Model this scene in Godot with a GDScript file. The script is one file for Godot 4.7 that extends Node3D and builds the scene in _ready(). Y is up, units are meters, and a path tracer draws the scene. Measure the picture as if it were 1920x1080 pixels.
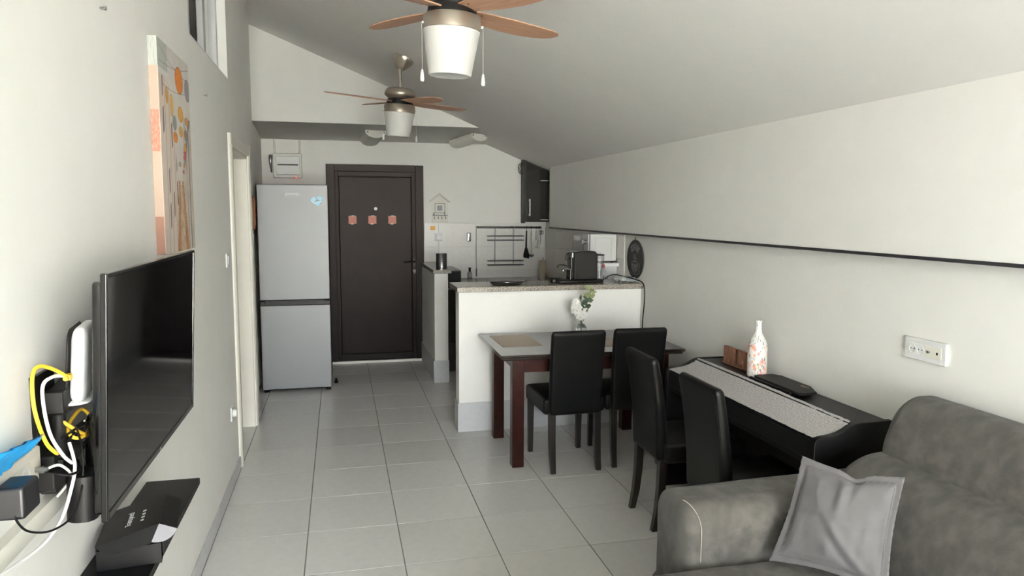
extends Node3D

# ---------------------------------------------------------------- mesh builder
class MB:
	var v := PackedVector3Array()
	var n := PackedVector3Array()
	var t := PackedVector2Array()
	var xf := Transform3D.IDENTITY

	func put(p: Vector3, nn: Vector3, uv: Vector2) -> void:
		v.append(xf * p)
		n.append((xf.basis * nn).normalized())
		t.append(uv)

	func buv(p: Vector3, nn: Vector3) -> Vector2:
		var a := nn.abs()
		if a.x >= a.y and a.x >= a.z:
			return Vector2(p.z, p.y)
		if a.y >= a.z:
			return Vector2(p.x, p.z)
		return Vector2(p.x, p.y)

	func tri(a: Vector3, b: Vector3, c: Vector3, na: Vector3, nb: Vector3, nc: Vector3) -> void:
		var m := na + nb + nc
		var g := (b - a).cross(c - a)
		if g.length_squared() < 1e-18:
			return
		if g.dot(m) > 0.0:
			tri(a, c, b, na, nc, nb)
			return
		put(a, na, buv(a, m))
		put(b, nb, buv(b, m))
		put(c, nc, buv(c, m))

	func triuv(p: Array, q: Array, u: Array) -> void:
		var g: Vector3 = (p[1] - p[0]).cross(p[2] - p[0])
		var m: Vector3 = q[0] + q[1] + q[2]
		var o := [0, 1, 2] if g.dot(m) <= 0.0 else [0, 2, 1]
		for i in o:
			put(p[i], q[i], u[i])

	func quad(a: Vector3, b: Vector3, c: Vector3, d: Vector3, nn: Vector3) -> void:
		tri(a, b, c, nn, nn, nn)
		tri(a, c, d, nn, nn, nn)

	func quadn(a: Vector3, b: Vector3, c: Vector3, d: Vector3, na: Vector3, nb: Vector3, nc: Vector3, nd: Vector3) -> void:
		tri(a, b, c, na, nb, nc)
		tri(a, c, d, na, nc, nd)

	# a..d with uv (0,1) (1,1) (1,0) (0,0): a bottom left, b bottom right, c top right, d top left
	func print_quad(a: Vector3, b: Vector3, c: Vector3, d: Vector3, nn: Vector3, u0 := 0.0, u1 := 1.0) -> void:
		triuv([a, b, c], [nn, nn, nn], [Vector2(u0, 1), Vector2(u1, 1), Vector2(u1, 0)])
		triuv([a, c, d], [nn, nn, nn], [Vector2(u0, 1), Vector2(u1, 0), Vector2(u0, 0)])

	func box(c: Vector3, s: Vector3, bev := 0.0) -> void:
		var h := s * 0.5
		var e: float = minf(bev, minf(h.x, minf(h.y, h.z)) * 0.98)
		var ax := [Vector3.RIGHT, Vector3.UP, Vector3.BACK]
		for i in 3:
			var j := (i + 1) % 3
			var k := (i + 2) % 3
			for sg in [-1.0, 1.0]:
				var N: Vector3 = ax[i] * sg
				var o: Vector3 = c + N * h[i]
				var a: Vector3 = ax[j] * (h[j] - e)
				var b: Vector3 = ax[k] * (h[k] - e)
				quad(o - a - b, o + a - b, o + a + b, o - a + b, N)
		if e <= 0.0:
			return
		for i in 3:
			var j := (i + 1) % 3
			var k := (i + 2) % 3
			for sj in [-1.0, 1.0]:
				for sk in [-1.0, 1.0]:
					var nj: Vector3 = ax[j] * sj
					var nk: Vector3 = ax[k] * sk
					var pj: Vector3 = c + nj * h[j] + nk * (h[k] - e)
					var pk: Vector3 = c + nj * (h[j] - e) + nk * h[k]
					var L: Vector3 = ax[i] * (h[i] - e)
					quadn(pj - L, pj + L, pk + L, pk - L, nj, nj, nk, nk)
		for sx in [-1.0, 1.0]:
			for sy in [-1.0, 1.0]:
				for sz in [-1.0, 1.0]:
					var q := c + Vector3(sx * (h.x - e), sy * (h.y - e), sz * (h.z - e))
					tri(q + Vector3(sx * e, 0, 0), q + Vector3(0, sy * e, 0), q + Vector3(0, 0, sz * e), Vector3(sx, 0, 0), Vector3(0, sy, 0), Vector3(0, 0, sz))

	func span(a: Vector3, b: Vector3, bev := 0.0) -> void:
		box((a + b) * 0.5, (b - a).abs(), bev)

	# profile: Array of Vector2(r, y); corners sharper than 35 degrees stay sharp
	func lathe(prof: Array, seg := 24, c := Vector3.ZERO, arc := TAU) -> void:
		var m := prof.size()
		for i in m - 1:
			var p: Vector2 = prof[i]
			var q: Vector2 = prof[i + 1]
			var d := q - p
			if d.length() < 1e-6:
				continue
			var nn := Vector2(d.y, -d.x).normalized()
			var n0 := nn
			var n1 := nn
			if i > 0:
				var e: Vector2 = p - prof[i - 1]
				if e.length() > 1e-6 and absf(e.angle_to(d)) < 0.62:
					n0 = (nn + Vector2(e.y, -e.x).normalized()).normalized()
			if i < m - 2:
				var e2: Vector2 = prof[i + 2] - q
				if e2.length() > 1e-6 and absf(d.angle_to(e2)) < 0.62:
					n1 = (nn + Vector2(e2.y, -e2.x).normalized()).normalized()
			for k in seg:
				var a := arc * k / seg
				var b := arc * (k + 1) / seg
				var ca := Vector3(cos(a), 0, sin(a))
				var cb := Vector3(cos(b), 0, sin(b))
				var up := Vector3.UP
				var uvs := [Vector2(float(k) / seg, float(i) / (m - 1)), Vector2(float(k + 1) / seg, float(i) / (m - 1)), Vector2(float(k + 1) / seg, float(i + 1) / (m - 1)), Vector2(float(k) / seg, float(i + 1) / (m - 1))]
				var pts := [c + ca * p.x + up * p.y, c + cb * p.x + up * p.y, c + cb * q.x + up * q.y, c + ca * q.x + up * q.y]
				var ns := [ca * n0.x + up * n0.y, cb * n0.x + up * n0.y, cb * n1.x + up * n1.y, ca * n1.x + up * n1.y]
				if p.x > 1e-6:
					triuv([pts[0], pts[1], pts[2]], [ns[0], ns[1], ns[2]], [uvs[0], uvs[1], uvs[2]])
				if q.x > 1e-6:
					triuv([pts[0], pts[2], pts[3]], [ns[0], ns[2], ns[3]], [uvs[0], uvs[2], uvs[3]])

	func cyl(a: Vector3, b: Vector3, r: float, seg := 14, r2 := -1.0) -> void:
		tube([a, b], [r, r if r2 < 0.0 else r2], seg)

	func tube(pts: Array, rad, seg := 8, caps := true) -> void:
		var m := pts.size()
		var rr := func(i: int) -> float: return rad[i] if rad is Array else rad
		var rings := []
		var dirs := []
		var prev := Vector3.ZERO
		for i in m:
			var d: Vector3 = (pts[mini(i + 1, m - 1)] - pts[maxi(i - 1, 0)]).normalized()
			var side: Vector3
			if i == 0:
				side = d.cross(Vector3.UP if absf(d.y) < 0.9 else Vector3.RIGHT).normalized()
			else:
				side = (prev - d * prev.dot(d)).normalized()
			prev = side
			var up := d.cross(side)
			var ring := []
			for k in seg:
				var a := TAU * k / seg
				ring.append(side * cos(a) + up * sin(a))
			rings.append(ring)
			dirs.append(d)
		for i in m - 1:
			var r0: float = rr.call(i)
			var r1: float = rr.call(i + 1)
			for k in seg:
				var k2 := (k + 1) % seg
				var a0: Vector3 = rings[i][k]
				var a1: Vector3 = rings[i][k2]
				var b0: Vector3 = rings[i + 1][k]
				var b1: Vector3 = rings[i + 1][k2]
				quadn(pts[i] + a0 * r0, pts[i] + a1 * r0, pts[i + 1] + b1 * r1, pts[i + 1] + b0 * r1, a0, a1, b1, b0)
		if caps:
			for e in [0, m - 1]:
				var d: Vector3 = -dirs[0] if e == 0 else dirs[m - 1]
				var r: float = rr.call(e)
				for k in seg:
					tri(pts[e], pts[e] + rings[e][k] * r, pts[e] + rings[e][(k + 1) % seg] * r, d, d, d)

	# outline in the local xy plane, extruded along z from z0 to z1, edges chamfered inwards by bev
	func prism(poly: PackedVector2Array, z0: float, z1: float, bev := 0.0, smooth := 0.6) -> void:
		var area := 0.0
		for i in poly.size():
			area += poly[i].cross(poly[(i + 1) % poly.size()])
		var P := poly
		if area < 0.0:
			P = poly.duplicate()
			P.reverse()
		var m := P.size()
		var en := []
		for i in m:
			var d := (P[(i + 1) % m] - P[i]).normalized()
			en.append(Vector2(d.y, -d.x))
		var inner := PackedVector2Array()
		for i in m:
			var b: Vector2 = (en[i] + en[(i + m - 1) % m])
			var l: float = maxf(b.length_squared(), 0.3)
			inner.append(P[i] - b * (2.0 * bev / l))
		var idx := Geometry2D.triangulate_polygon(inner)
		for s in [[z0, -1.0], [z1, 1.0]]:
			var N := Vector3(0, 0, s[1])
			for i in range(0, idx.size(), 3):
				var a := inner[idx[i]]
				var b := inner[idx[i + 1]]
				var c := inner[idx[i + 2]]
				tri(Vector3(a.x, a.y, s[0]), Vector3(b.x, b.y, s[0]), Vector3(c.x, c.y, s[0]), N, N, N)
		for i in m:
			var j := (i + 1) % m
			var e: Vector2 = en[i]
			var np: Vector2 = en[(i + m - 1) % m]
			var nx: Vector2 = en[j]
			var s0 := e
			var s1 := e
			if absf(np.angle_to(e)) < smooth:
				s0 = (np + e).normalized()
			if absf(e.angle_to(nx)) < smooth:
				s1 = (e + nx).normalized()
			var n0 := Vector3(s0.x, s0.y, 0)
			var n1 := Vector3(s1.x, s1.y, 0)
			var a0 := Vector3(P[i].x, P[i].y, z0 + bev)
			var a1 := Vector3(P[j].x, P[j].y, z0 + bev)
			var b0 := Vector3(P[i].x, P[i].y, z1 - bev)
			var b1 := Vector3(P[j].x, P[j].y, z1 - bev)
			quadn(a0, a1, b1, b0, n0, n1, n1, n0)
			if bev > 0.0:
				for s in [[a0, a1, z0, -1.0], [b0, b1, z1, 1.0]]:
					var N := Vector3(0, 0, s[3])
					quadn(s[0], s[1], Vector3(inner[j].x, inner[j].y, s[2]), Vector3(inner[i].x, inner[i].y, s[2]), n0, n1, N, N)

	# a box with rounded edges of radius r, its points bent by fn, normals from the bent surface
	func soft(c: Vector3, s: Vector3, r, seg := 4, mid := 1, fn = null) -> void:
		var h := s * 0.5
		var R: Vector3 = r if r is Vector3 else Vector3(r, r, r)
		R = R.min(h * 0.999)
		var P := []
		var ids := {}
		var T := []
		var line := func(ax: int) -> Array:
			var o := []
			for i in seg + 1:
				o.append(-h[ax] + R[ax] * (1.0 - cos(PI * 0.5 * i / seg)) if i < seg else -h[ax] + R[ax])
			for i in range(1, mid):
				o.append(lerpf(-h[ax] + R[ax], h[ax] - R[ax], float(i) / mid))
			for i in range(seg, -1, -1):
				o.append(h[ax] - R[ax] * (1.0 - cos(PI * 0.5 * i / seg)) if i < seg else h[ax] - R[ax])
			return o
		for i in 3:
			var j := (i + 1) % 3
			var k := (i + 2) % 3
			var lj: Array = line.call(j)
			var lk: Array = line.call(k)
			for sg in [-1.0, 1.0]:
				var grid := []
				for u in lj:
					var row := []
					for w in lk:
						var p := Vector3.ZERO
						p[i] = sg * h[i]
						p[j] = u
						p[k] = w
						var q := p.clamp(-h + R, h - R)
						var d := (p - q) / R
						if d.length() > 1e-6:
							p = q + d.normalized() * R
						var key := (p * 20000.0).round()
						if not ids.has(key):
							ids[key] = P.size()
							P.append(fn.call(p) + c if fn != null else p + c)
						row.append(ids[key])
					grid.append(row)
				for a in lj.size() - 1:
					for b in lk.size() - 1:
						var q4 := [grid[a][b], grid[a + 1][b], grid[a + 1][b + 1], grid[a][b + 1]]
						if sg < 0.0:
							q4.reverse()
						T.append([q4[0], q4[1], q4[2]])
						T.append([q4[0], q4[2], q4[3]])
		mesh_of(P, T)

	# shared points and triangles (counted so that the cross product points out)
	func mesh_of(P: Array, T: Array) -> void:
		var N := []
		N.resize(P.size())
		N.fill(Vector3.ZERO)
		for f in T:
			var g: Vector3 = (P[f[1]] - P[f[0]]).cross(P[f[2]] - P[f[0]])
			for i in 3:
				N[f[i]] += g
		for f in T:
			tri(P[f[0]], P[f[1]], P[f[2]], N[f[0]].normalized(), N[f[1]].normalized(), N[f[2]].normalized())

	func done() -> ArrayMesh:
		var a := []
		a.resize(Mesh.ARRAY_MAX)
		a[Mesh.ARRAY_VERTEX] = v
		a[Mesh.ARRAY_NORMAL] = n
		a[Mesh.ARRAY_TEX_UV] = t
		var m := ArrayMesh.new()
		m.add_surface_from_arrays(Mesh.PRIMITIVE_TRIANGLES, a)
		return m

# ---------------------------------------------------------------- helpers
var K := {}
var taken := {}
var rng := RandomNumberGenerator.new()

func numbered(called: String) -> String:
	var c: int = taken.get(called, 0)
	taken[called] = c + 1
	return called if c == 0 else "%s_%03d" % [called, c]

func obj(called: String, what, m: Material, parent: Node = null) -> MeshInstance3D:
	var o := MeshInstance3D.new()
	o.mesh = what.done() if what is MB else what
	o.material_override = m
	o.cast_shadow = GeometryInstance3D.SHADOW_CASTING_SETTING_ON
	if parent == null:
		o.name = numbered(called)
		add_child(o, true)
	else:
		o.name = called
		parent.add_child(o, true)
	return o

func tag(o: Node, label: String, category: String, group := "") -> Node:
	o.set_meta("label", label)
	o.set_meta("category", category)
	if group != "":
		o.set_meta("group", group)
	return o

func thing(called: String, label: String, category: String, at := Vector3.ZERO, turn := 0.0, group := "") -> Node3D:
	var o := Node3D.new()
	o.name = numbered(called)
	add_child(o)
	o.position = at
	o.rotation.y = turn
	tag(o, label, category, group)
	return o

func struct(called: String, what, m: Material) -> Node3D:
	var o := obj(called, what, m)
	o.set_meta("kind", "structure")
	return o

func struct_root(called: String) -> Node3D:
	var o := Node3D.new()
	o.name = called
	add_child(o)
	o.set_meta("kind", "structure")
	return o

func copy_of(root: Node3D, at: Vector3, turn: float, label: String) -> Node3D:
	var r: Node3D = root.duplicate()
	r.name = numbered(String(root.name))
	add_child(r)
	r.position = at
	r.rotation.y = turn
	r.set_meta("label", label)
	return r

func curve(pts: Array, n := 24) -> Array:
	var o := []
	var m := pts.size()
	for i in m - 1:
		var a: Vector3 = pts[maxi(i - 1, 0)]
		var b: Vector3 = pts[i]
		var c: Vector3 = pts[i + 1]
		var d: Vector3 = pts[mini(i + 2, m - 1)]
		var k := maxi(2, n / (m - 1))
		for j in k:
			o.append(b.cubic_interpolate(c, a, d, float(j) / k))
	o.append(pts[m - 1])
	return o

func text_mesh(s: String, height: float, depth: float, bold := true) -> TextMesh:
	var f := SystemFont.new()
	f.font_names = PackedStringArray(["Droid Sans"])
	f.font_weight = 700 if bold else 400
	var tm := TextMesh.new()
	tm.font = f
	tm.text = s
	tm.font_size = 64
	tm.pixel_size = height / 46.0
	tm.depth = depth
	return tm

# ---------------------------------------------------------------- materials
func mat(c: Color, rough := 0.6, metal := 0.0) -> StandardMaterial3D:
	var m := StandardMaterial3D.new()
	m.albedo_color = c
	m.roughness = rough
	m.metallic = metal
	return m

func noise(freq: float, seed_: int, oct := 4) -> FastNoiseLite:
	var f := FastNoiseLite.new()
	f.seed = seed_
	f.frequency = freq
	f.noise_type = FastNoiseLite.TYPE_SIMPLEX_SMOOTH
	f.fractal_octaves = oct
	return f

func image(w: int, h: int, fn: Callable) -> ImageTexture:
	var im := Image.create(w, h, false, Image.FORMAT_RGB8)
	for y in h:
		for x in w:
			im.set_pixel(x, y, fn.call(x, y))
	return ImageTexture.create_from_image(im)

func tileable(f: FastNoiseLite, n: int) -> Image:
	return f.get_seamless_image(n, n)

# two colours mixed by tileable noise, mapped in the object's own metres
func mottled(a: Color, b: Color, freq: float, seed_: int, scale: float, rough := 0.6, bump := 0.0, bfreq := 0.2, sharp := 1.0) -> StandardMaterial3D:
	var n := 256
	var im := tileable(noise(freq, seed_), n)
	var m := mat(Color.WHITE, rough)
	m.albedo_texture = image(n, n, func(x, y):
		var k := clampf((im.get_pixel(x, y).r - 0.5) * sharp + 0.5, 0, 1)
		return a.lerp(b, k))
	m.uv1_triplanar = true
	m.uv1_scale = Vector3.ONE * scale
	if bump > 0.0:
		var hb := tileable(noise(bfreq, seed_ + 7, 3), n)
		m.heightmap_enabled = true
		m.heightmap_texture = ImageTexture.create_from_image(hb)
		m.heightmap_scale = bump
	return m

func wood(a: Color, b: Color, seed_: int, scale: Vector2, rough := 0.5) -> StandardMaterial3D:
	var f := noise(0.02, seed_, 3)
	var g := noise(0.08, seed_ + 3, 2)
	var m := mat(Color.WHITE, rough)
	m.albedo_texture = image(512, 256, func(x, y):
		var d := f.get_noise_2d(x * 0.25, y * 3.0) * 0.5 + g.get_noise_2d(x * 0.12, y * 6.0) * 0.5
		return a.lerp(b, clampf(d * 0.9 + 0.5, 0, 1)))
	m.uv1_scale = Vector3(scale.x, scale.y, 1)
	return m

func cy(x: float) -> float:
	return 2.094 + 0.404 * (2.2 - x)

func _ready() -> void:
	rng.seed = 77
	# camera
	var cam := Camera3D.new()
	cam.name = "camera"
	add_child(cam)
	cam.position = Vector3(0, 1.6285, 0)
	cam.rotation = Vector3(-0.106191, -0.235125, 0.00404767)
	cam.fov = 43.53
	cam.near = 0.05
	cam.far = 200.0
	cam.current = true
	# daylight: a bright hazy sky, entering through the balcony doorway behind the camera
	var sky := Sky.new()
	var sm := ProceduralSkyMaterial.new()
	sm.sky_top_color = Color(0.86, 0.90, 0.95)
	sm.sky_horizon_color = Color(0.97, 0.97, 0.96)
	sm.ground_horizon_color = Color(0.80, 0.79, 0.76)
	sm.ground_bottom_color = Color(0.62, 0.60, 0.57)
	sm.sky_energy_multiplier = 1.0
	sm.ground_energy_multiplier = 1.0
	sky.sky_material = sm
	var env := Environment.new()
	env.background_mode = Environment.BG_SKY
	env.sky = sky
	env.background_energy_multiplier = 29.0
	env.tonemap_mode = Environment.TONE_MAPPER_LINEAR
	env.tonemap_exposure = 1.18
	env.sdfgi_enabled = true
	env.ssao_enabled = true
	env.ssil_enabled = true
	var we := WorldEnvironment.new()
	we.name = "environment"
	we.environment = env
	add_child(we)
	# the sun stands high over the far side of the house: it falls on the terrace, not into the room
	var sun := DirectionalLight3D.new()
	sun.name = "sun"
	sun.rotation_degrees = Vector3(-66, 166, 0)
	sun.light_color = Color(1.0, 0.985, 0.95)
	sun.light_energy = 150.0
	sun.light_angular_distance = 0.6
	sun.shadow_enabled = true
	add_child(sun)

	make_materials()
	build_room()
	build_doors_windows()
	build_kitchen()
	build_fans()
	build_dining()
	build_piano()
	build_sofa()
	build_tv_corner()
	build_left_wall()
	build_small()

func make_materials() -> void:
	K.wall = mottled(Color(0.95, 0.945, 0.922), Color(0.937, 0.932, 0.907), 0.02, 3, 0.6, 0.75, 0.05, 0.12)
	K.ceiling = mottled(Color(0.95, 0.942, 0.92), Color(0.937, 0.929, 0.907), 0.02, 5, 0.5, 0.85, 0.05, 0.12)
	K.grout = mat(Color(0.50, 0.49, 0.47), 0.9)
	K.tiles = []
	for i in 4:
		var d := 0.012 * (i - 1.5)
		var m := mottled(Color(0.865 + d, 0.86 + d, 0.845 + d), Color(0.845 + d, 0.84 + d, 0.825 + d), 0.03, 20 + i, 2.0, 0.24)
		m.metallic_specular = 0.5
		K.tiles.append(m)
	K.skirt = mottled(Color(0.82, 0.825, 0.825), Color(0.79, 0.795, 0.795), 0.03, 30, 2.0, 0.35)
	K.walltile = []
	for i in 3:
		var d := 0.012 * (i - 1)
		K.walltile.append(mottled(Color(0.895 + d, 0.885 + d, 0.86 + d), Color(0.87 + d, 0.86 + d, 0.835 + d), 0.03, 40 + i, 2.0, 0.3))
	K.white = mat(Color(0.90, 0.90, 0.89), 0.45)
	K.cream = mat(Color(0.90, 0.885, 0.835), 0.42)
	K.offwhite = mat(Color(0.86, 0.85, 0.81), 0.5)
	K.shade = mat(Color(0.81, 0.805, 0.785), 0.45)
	K.black = mat(Color(0.035, 0.036, 0.04), 0.42)
	K.black.metallic_specular = 0.3
	K.black_gloss = mat(Color(0.018, 0.018, 0.02), 0.12)
	K.screen = mat(Color(0.012, 0.012, 0.014), 0.06)
	K.charcoal = mat(Color(0.085, 0.087, 0.09), 0.55)
	K.charcoal.metallic_specular = 0.3
	K.grey = mat(Color(0.42, 0.42, 0.42), 0.5)
	K.glass_dark = mat(Color(0.03, 0.03, 0.035), 0.1)
	K.nickel = mat(Color(0.66, 0.625, 0.575), 0.32, 0.8)
	K.chrome = mat(Color(0.80, 0.80, 0.80), 0.16, 1.0)
	K.steel = mat(Color(0.60, 0.60, 0.60), 0.32, 1.0)
	K.darksteel = mat(Color(0.36, 0.36, 0.36), 0.35, 0.9)
	K.microwave = mat(Color(0.80, 0.80, 0.785), 0.45)
	K.alu = mat(Color(0.78, 0.78, 0.78), 0.4, 0.4)
	K.gold = mat(Color(0.62, 0.50, 0.30), 0.4, 0.6)
	K.yellow = mat(Color(0.93, 0.76, 0.22), 0.5)
	K.blue = mat(Color(0.16, 0.62, 0.88), 0.4)
	K.red = mat(Color(0.75, 0.10, 0.12), 0.4)
	K.amber = mat(Color(0.85, 0.62, 0.08), 0.5)
	K.pink = mottled(Color(0.80, 0.56, 0.50), Color(0.74, 0.50, 0.45), 0.05, 50, 8.0, 0.7)
	K.leaf = mottled(Color(0.20, 0.27, 0.21), Color(0.28, 0.36, 0.28), 0.05, 52, 12.0, 0.55)
	K.leaf_pale = mottled(Color(0.50, 0.53, 0.36), Color(0.62, 0.64, 0.48), 0.05, 53, 12.0, 0.55)
	K.leaf.backlight_enabled = true
	K.leaf.backlight = Color(0.12, 0.2, 0.08)
	K.leaf_pale.backlight_enabled = true
	K.leaf_pale.backlight = Color(0.2, 0.22, 0.1)
	K.petal = mat(Color(0.92, 0.91, 0.88), 0.6)
	K.glass = mat(Color(0.95, 0.97, 0.97, 0.12), 0.02)
	K.glass.transparency = BaseMaterial3D.TRANSPARENCY_ALPHA
	K.solidglass = mat(Color(0.96, 0.98, 0.98, 0.03), 0.02)
	K.solidglass.transparency = BaseMaterial3D.TRANSPARENCY_ALPHA
	K.solidglass.refraction_enabled = true
	K.solidglass.refraction_scale = 0.05
	K.smoke = mat(Color(0.30, 0.31, 0.32, 0.35), 0.05)
	K.smoke.transparency = BaseMaterial3D.TRANSPARENCY_ALPHA
	K.film = mat(Color(0.9, 0.92, 0.93, 0.35), 0.12)
	K.film.transparency = BaseMaterial3D.TRANSPARENCY_ALPHA
	# leather of the chairs: black, faint grain
	K.leather = mottled(Color(0.036, 0.037, 0.040), Color(0.048, 0.049, 0.052), 0.05, 60, 3.0, 0.38, 0.04, 0.28)
	K.leather.metallic_specular = 0.26
	K.darkleg = mottled(Color(0.085, 0.07, 0.064), Color(0.11, 0.088, 0.078), 0.05, 61, 5.0, 0.4)
	K.suede = mottled(Color(0.325, 0.317, 0.298), Color(0.25, 0.244, 0.231), 0.022, 62, 2.0, 0.85, 0.08, 0.16, 2.0)
	K.suede.rim_enabled = true
	K.suede.rim = 0.1
	K.stitch = mat(Color(0.72, 0.69, 0.63), 0.8)
	K.velvet = mottled(Color(0.35, 0.342, 0.348), Color(0.305, 0.298, 0.302), 0.02, 63, 3.0, 0.7, 0.04, 0.2)
	K.velvet.rim_enabled = true
	K.velvet.rim = 0.35
	K.piano = mottled(Color(0.062, 0.063, 0.067), Color(0.052, 0.053, 0.057), 0.05, 64, 3.0, 0.42)
	K.piano.metallic_specular = 0.33
	K.blade = wood(Color(0.73, 0.58, 0.475), Color(0.655, 0.495, 0.39), 70, Vector2(1.6, 4.0), 0.5)
	K.mahogany = wood(Color(0.20, 0.075, 0.055), Color(0.115, 0.045, 0.036), 71, Vector2(3.0, 2.0), 0.32)
	K.mahogany.metallic_specular = 0.28
	K.mahogany.uv1_triplanar = true
	K.mahogany.uv1_scale = Vector3(2, 2, 2)
	K.tabletop = wood(Color(0.13, 0.10, 0.09), Color(0.085, 0.065, 0.06), 72, Vector2(1.2, 3.0), 0.14)
	K.carved = wood(Color(0.58, 0.42, 0.335), Color(0.47, 0.325, 0.25), 73, Vector2(6.0, 9.0), 0.75)
	K.carved.uv1_triplanar = true
	K.carved.uv1_scale = Vector3(8, 8, 8)
	K.warmwood = wood(Color(0.55, 0.38, 0.26), Color(0.42, 0.27, 0.17), 74, Vector2(6.0, 9.0), 0.6)
	K.cork = mottled(Color(0.70, 0.645, 0.58), Color(0.63, 0.575, 0.51), 0.06, 75, 6.0, 0.6)
	K.doorbrown = mottled(Color(0.135, 0.108, 0.106), Color(0.115, 0.092, 0.090), 0.02, 76, 1.0, 0.42, 0.03, 0.2)
	K.doorbrown.metallic_specular = 0.17
	K.doorframe = mat(Color(0.115, 0.088, 0.085), 0.45)
	K.doorframe.metallic_specular = 0.2
	# brushed steel of the refrigerator
	K.fridge = mat(Color(0.49, 0.495, 0.50), 0.45, 0.3)
	# speckled granite
	var g1 := noise(0.16, 81, 2)
	var g2 := noise(0.22, 82, 2)
	K.granite = mat(Color.WHITE, 0.2)
	K.granite.albedo_texture = image(256, 256, func(x, y):
		var p := g1.get_noise_2d(x, y)
		var q := g2.get_noise_2d(x + 400, y)
		if p > 0.22:
			return Color(0.82, 0.80, 0.75)
		if q > 0.2:
			return Color(0.17, 0.16, 0.155)
		if p < -0.22:
			return Color(0.62, 0.56, 0.50)
		return Color(0.50, 0.475, 0.445))
	K.granite.uv1_triplanar = true
	K.granite.uv1_scale = Vector3.ONE * 3.4
	# woven runner, silver and grey
	var w1 := noise(0.05, 83, 4)
	K.runner = mat(Color.WHITE, 0.75)
	K.runner.albedo_texture = image(512, 256, func(x, y):
		var k := w1.get_noise_2d(x * 0.8, y * 2.2) * 0.6 + 0.5
		if (x + y * 3) % 3 == 0 or (x * 7 + y * 13) % 11 < 3:
			k += 0.22
		return Color(0.50, 0.485, 0.475).lerp(Color(0.80, 0.79, 0.78), clampf(k, 0, 1)))
	K.runner.uv1_scale = Vector3(3.0, 3.0, 1)
	K.led = mat(Color(0.9, 0.1, 0.05), 0.4)
	K.led.emission_enabled = true
	K.led.emission = Color(1.0, 0.15, 0.08)
	K.led.emission_energy_multiplier = 3.0

func tile_piece(cache: Dictionary, sx: float, sy: float, sz: float, bev: float) -> ArrayMesh:
	var key := "%.3f_%.3f_%.3f" % [sx, sy, sz]
	if not cache.has(key):
		var b := MB.new()
		b.box(Vector3.ZERO, Vector3(sx, sy, sz), bev)
		cache[key] = b.done()
	return cache[key]

# cells between the grid lines, as [lo, hi] with the joint taken off
func cells(first: float, step: float, lo: float, hi: float, gap: float) -> Array:
	var o := []
	var k := int(floor((lo - first) / step))
	while first + k * step < hi - 0.004:
		var a := maxf(first + k * step, lo)
		var b := minf(first + (k + 1) * step, hi)
		if b - a > 0.012:
			o.append([a + gap * 0.5, b - gap * 0.5])
		k += 1
	return o

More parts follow.
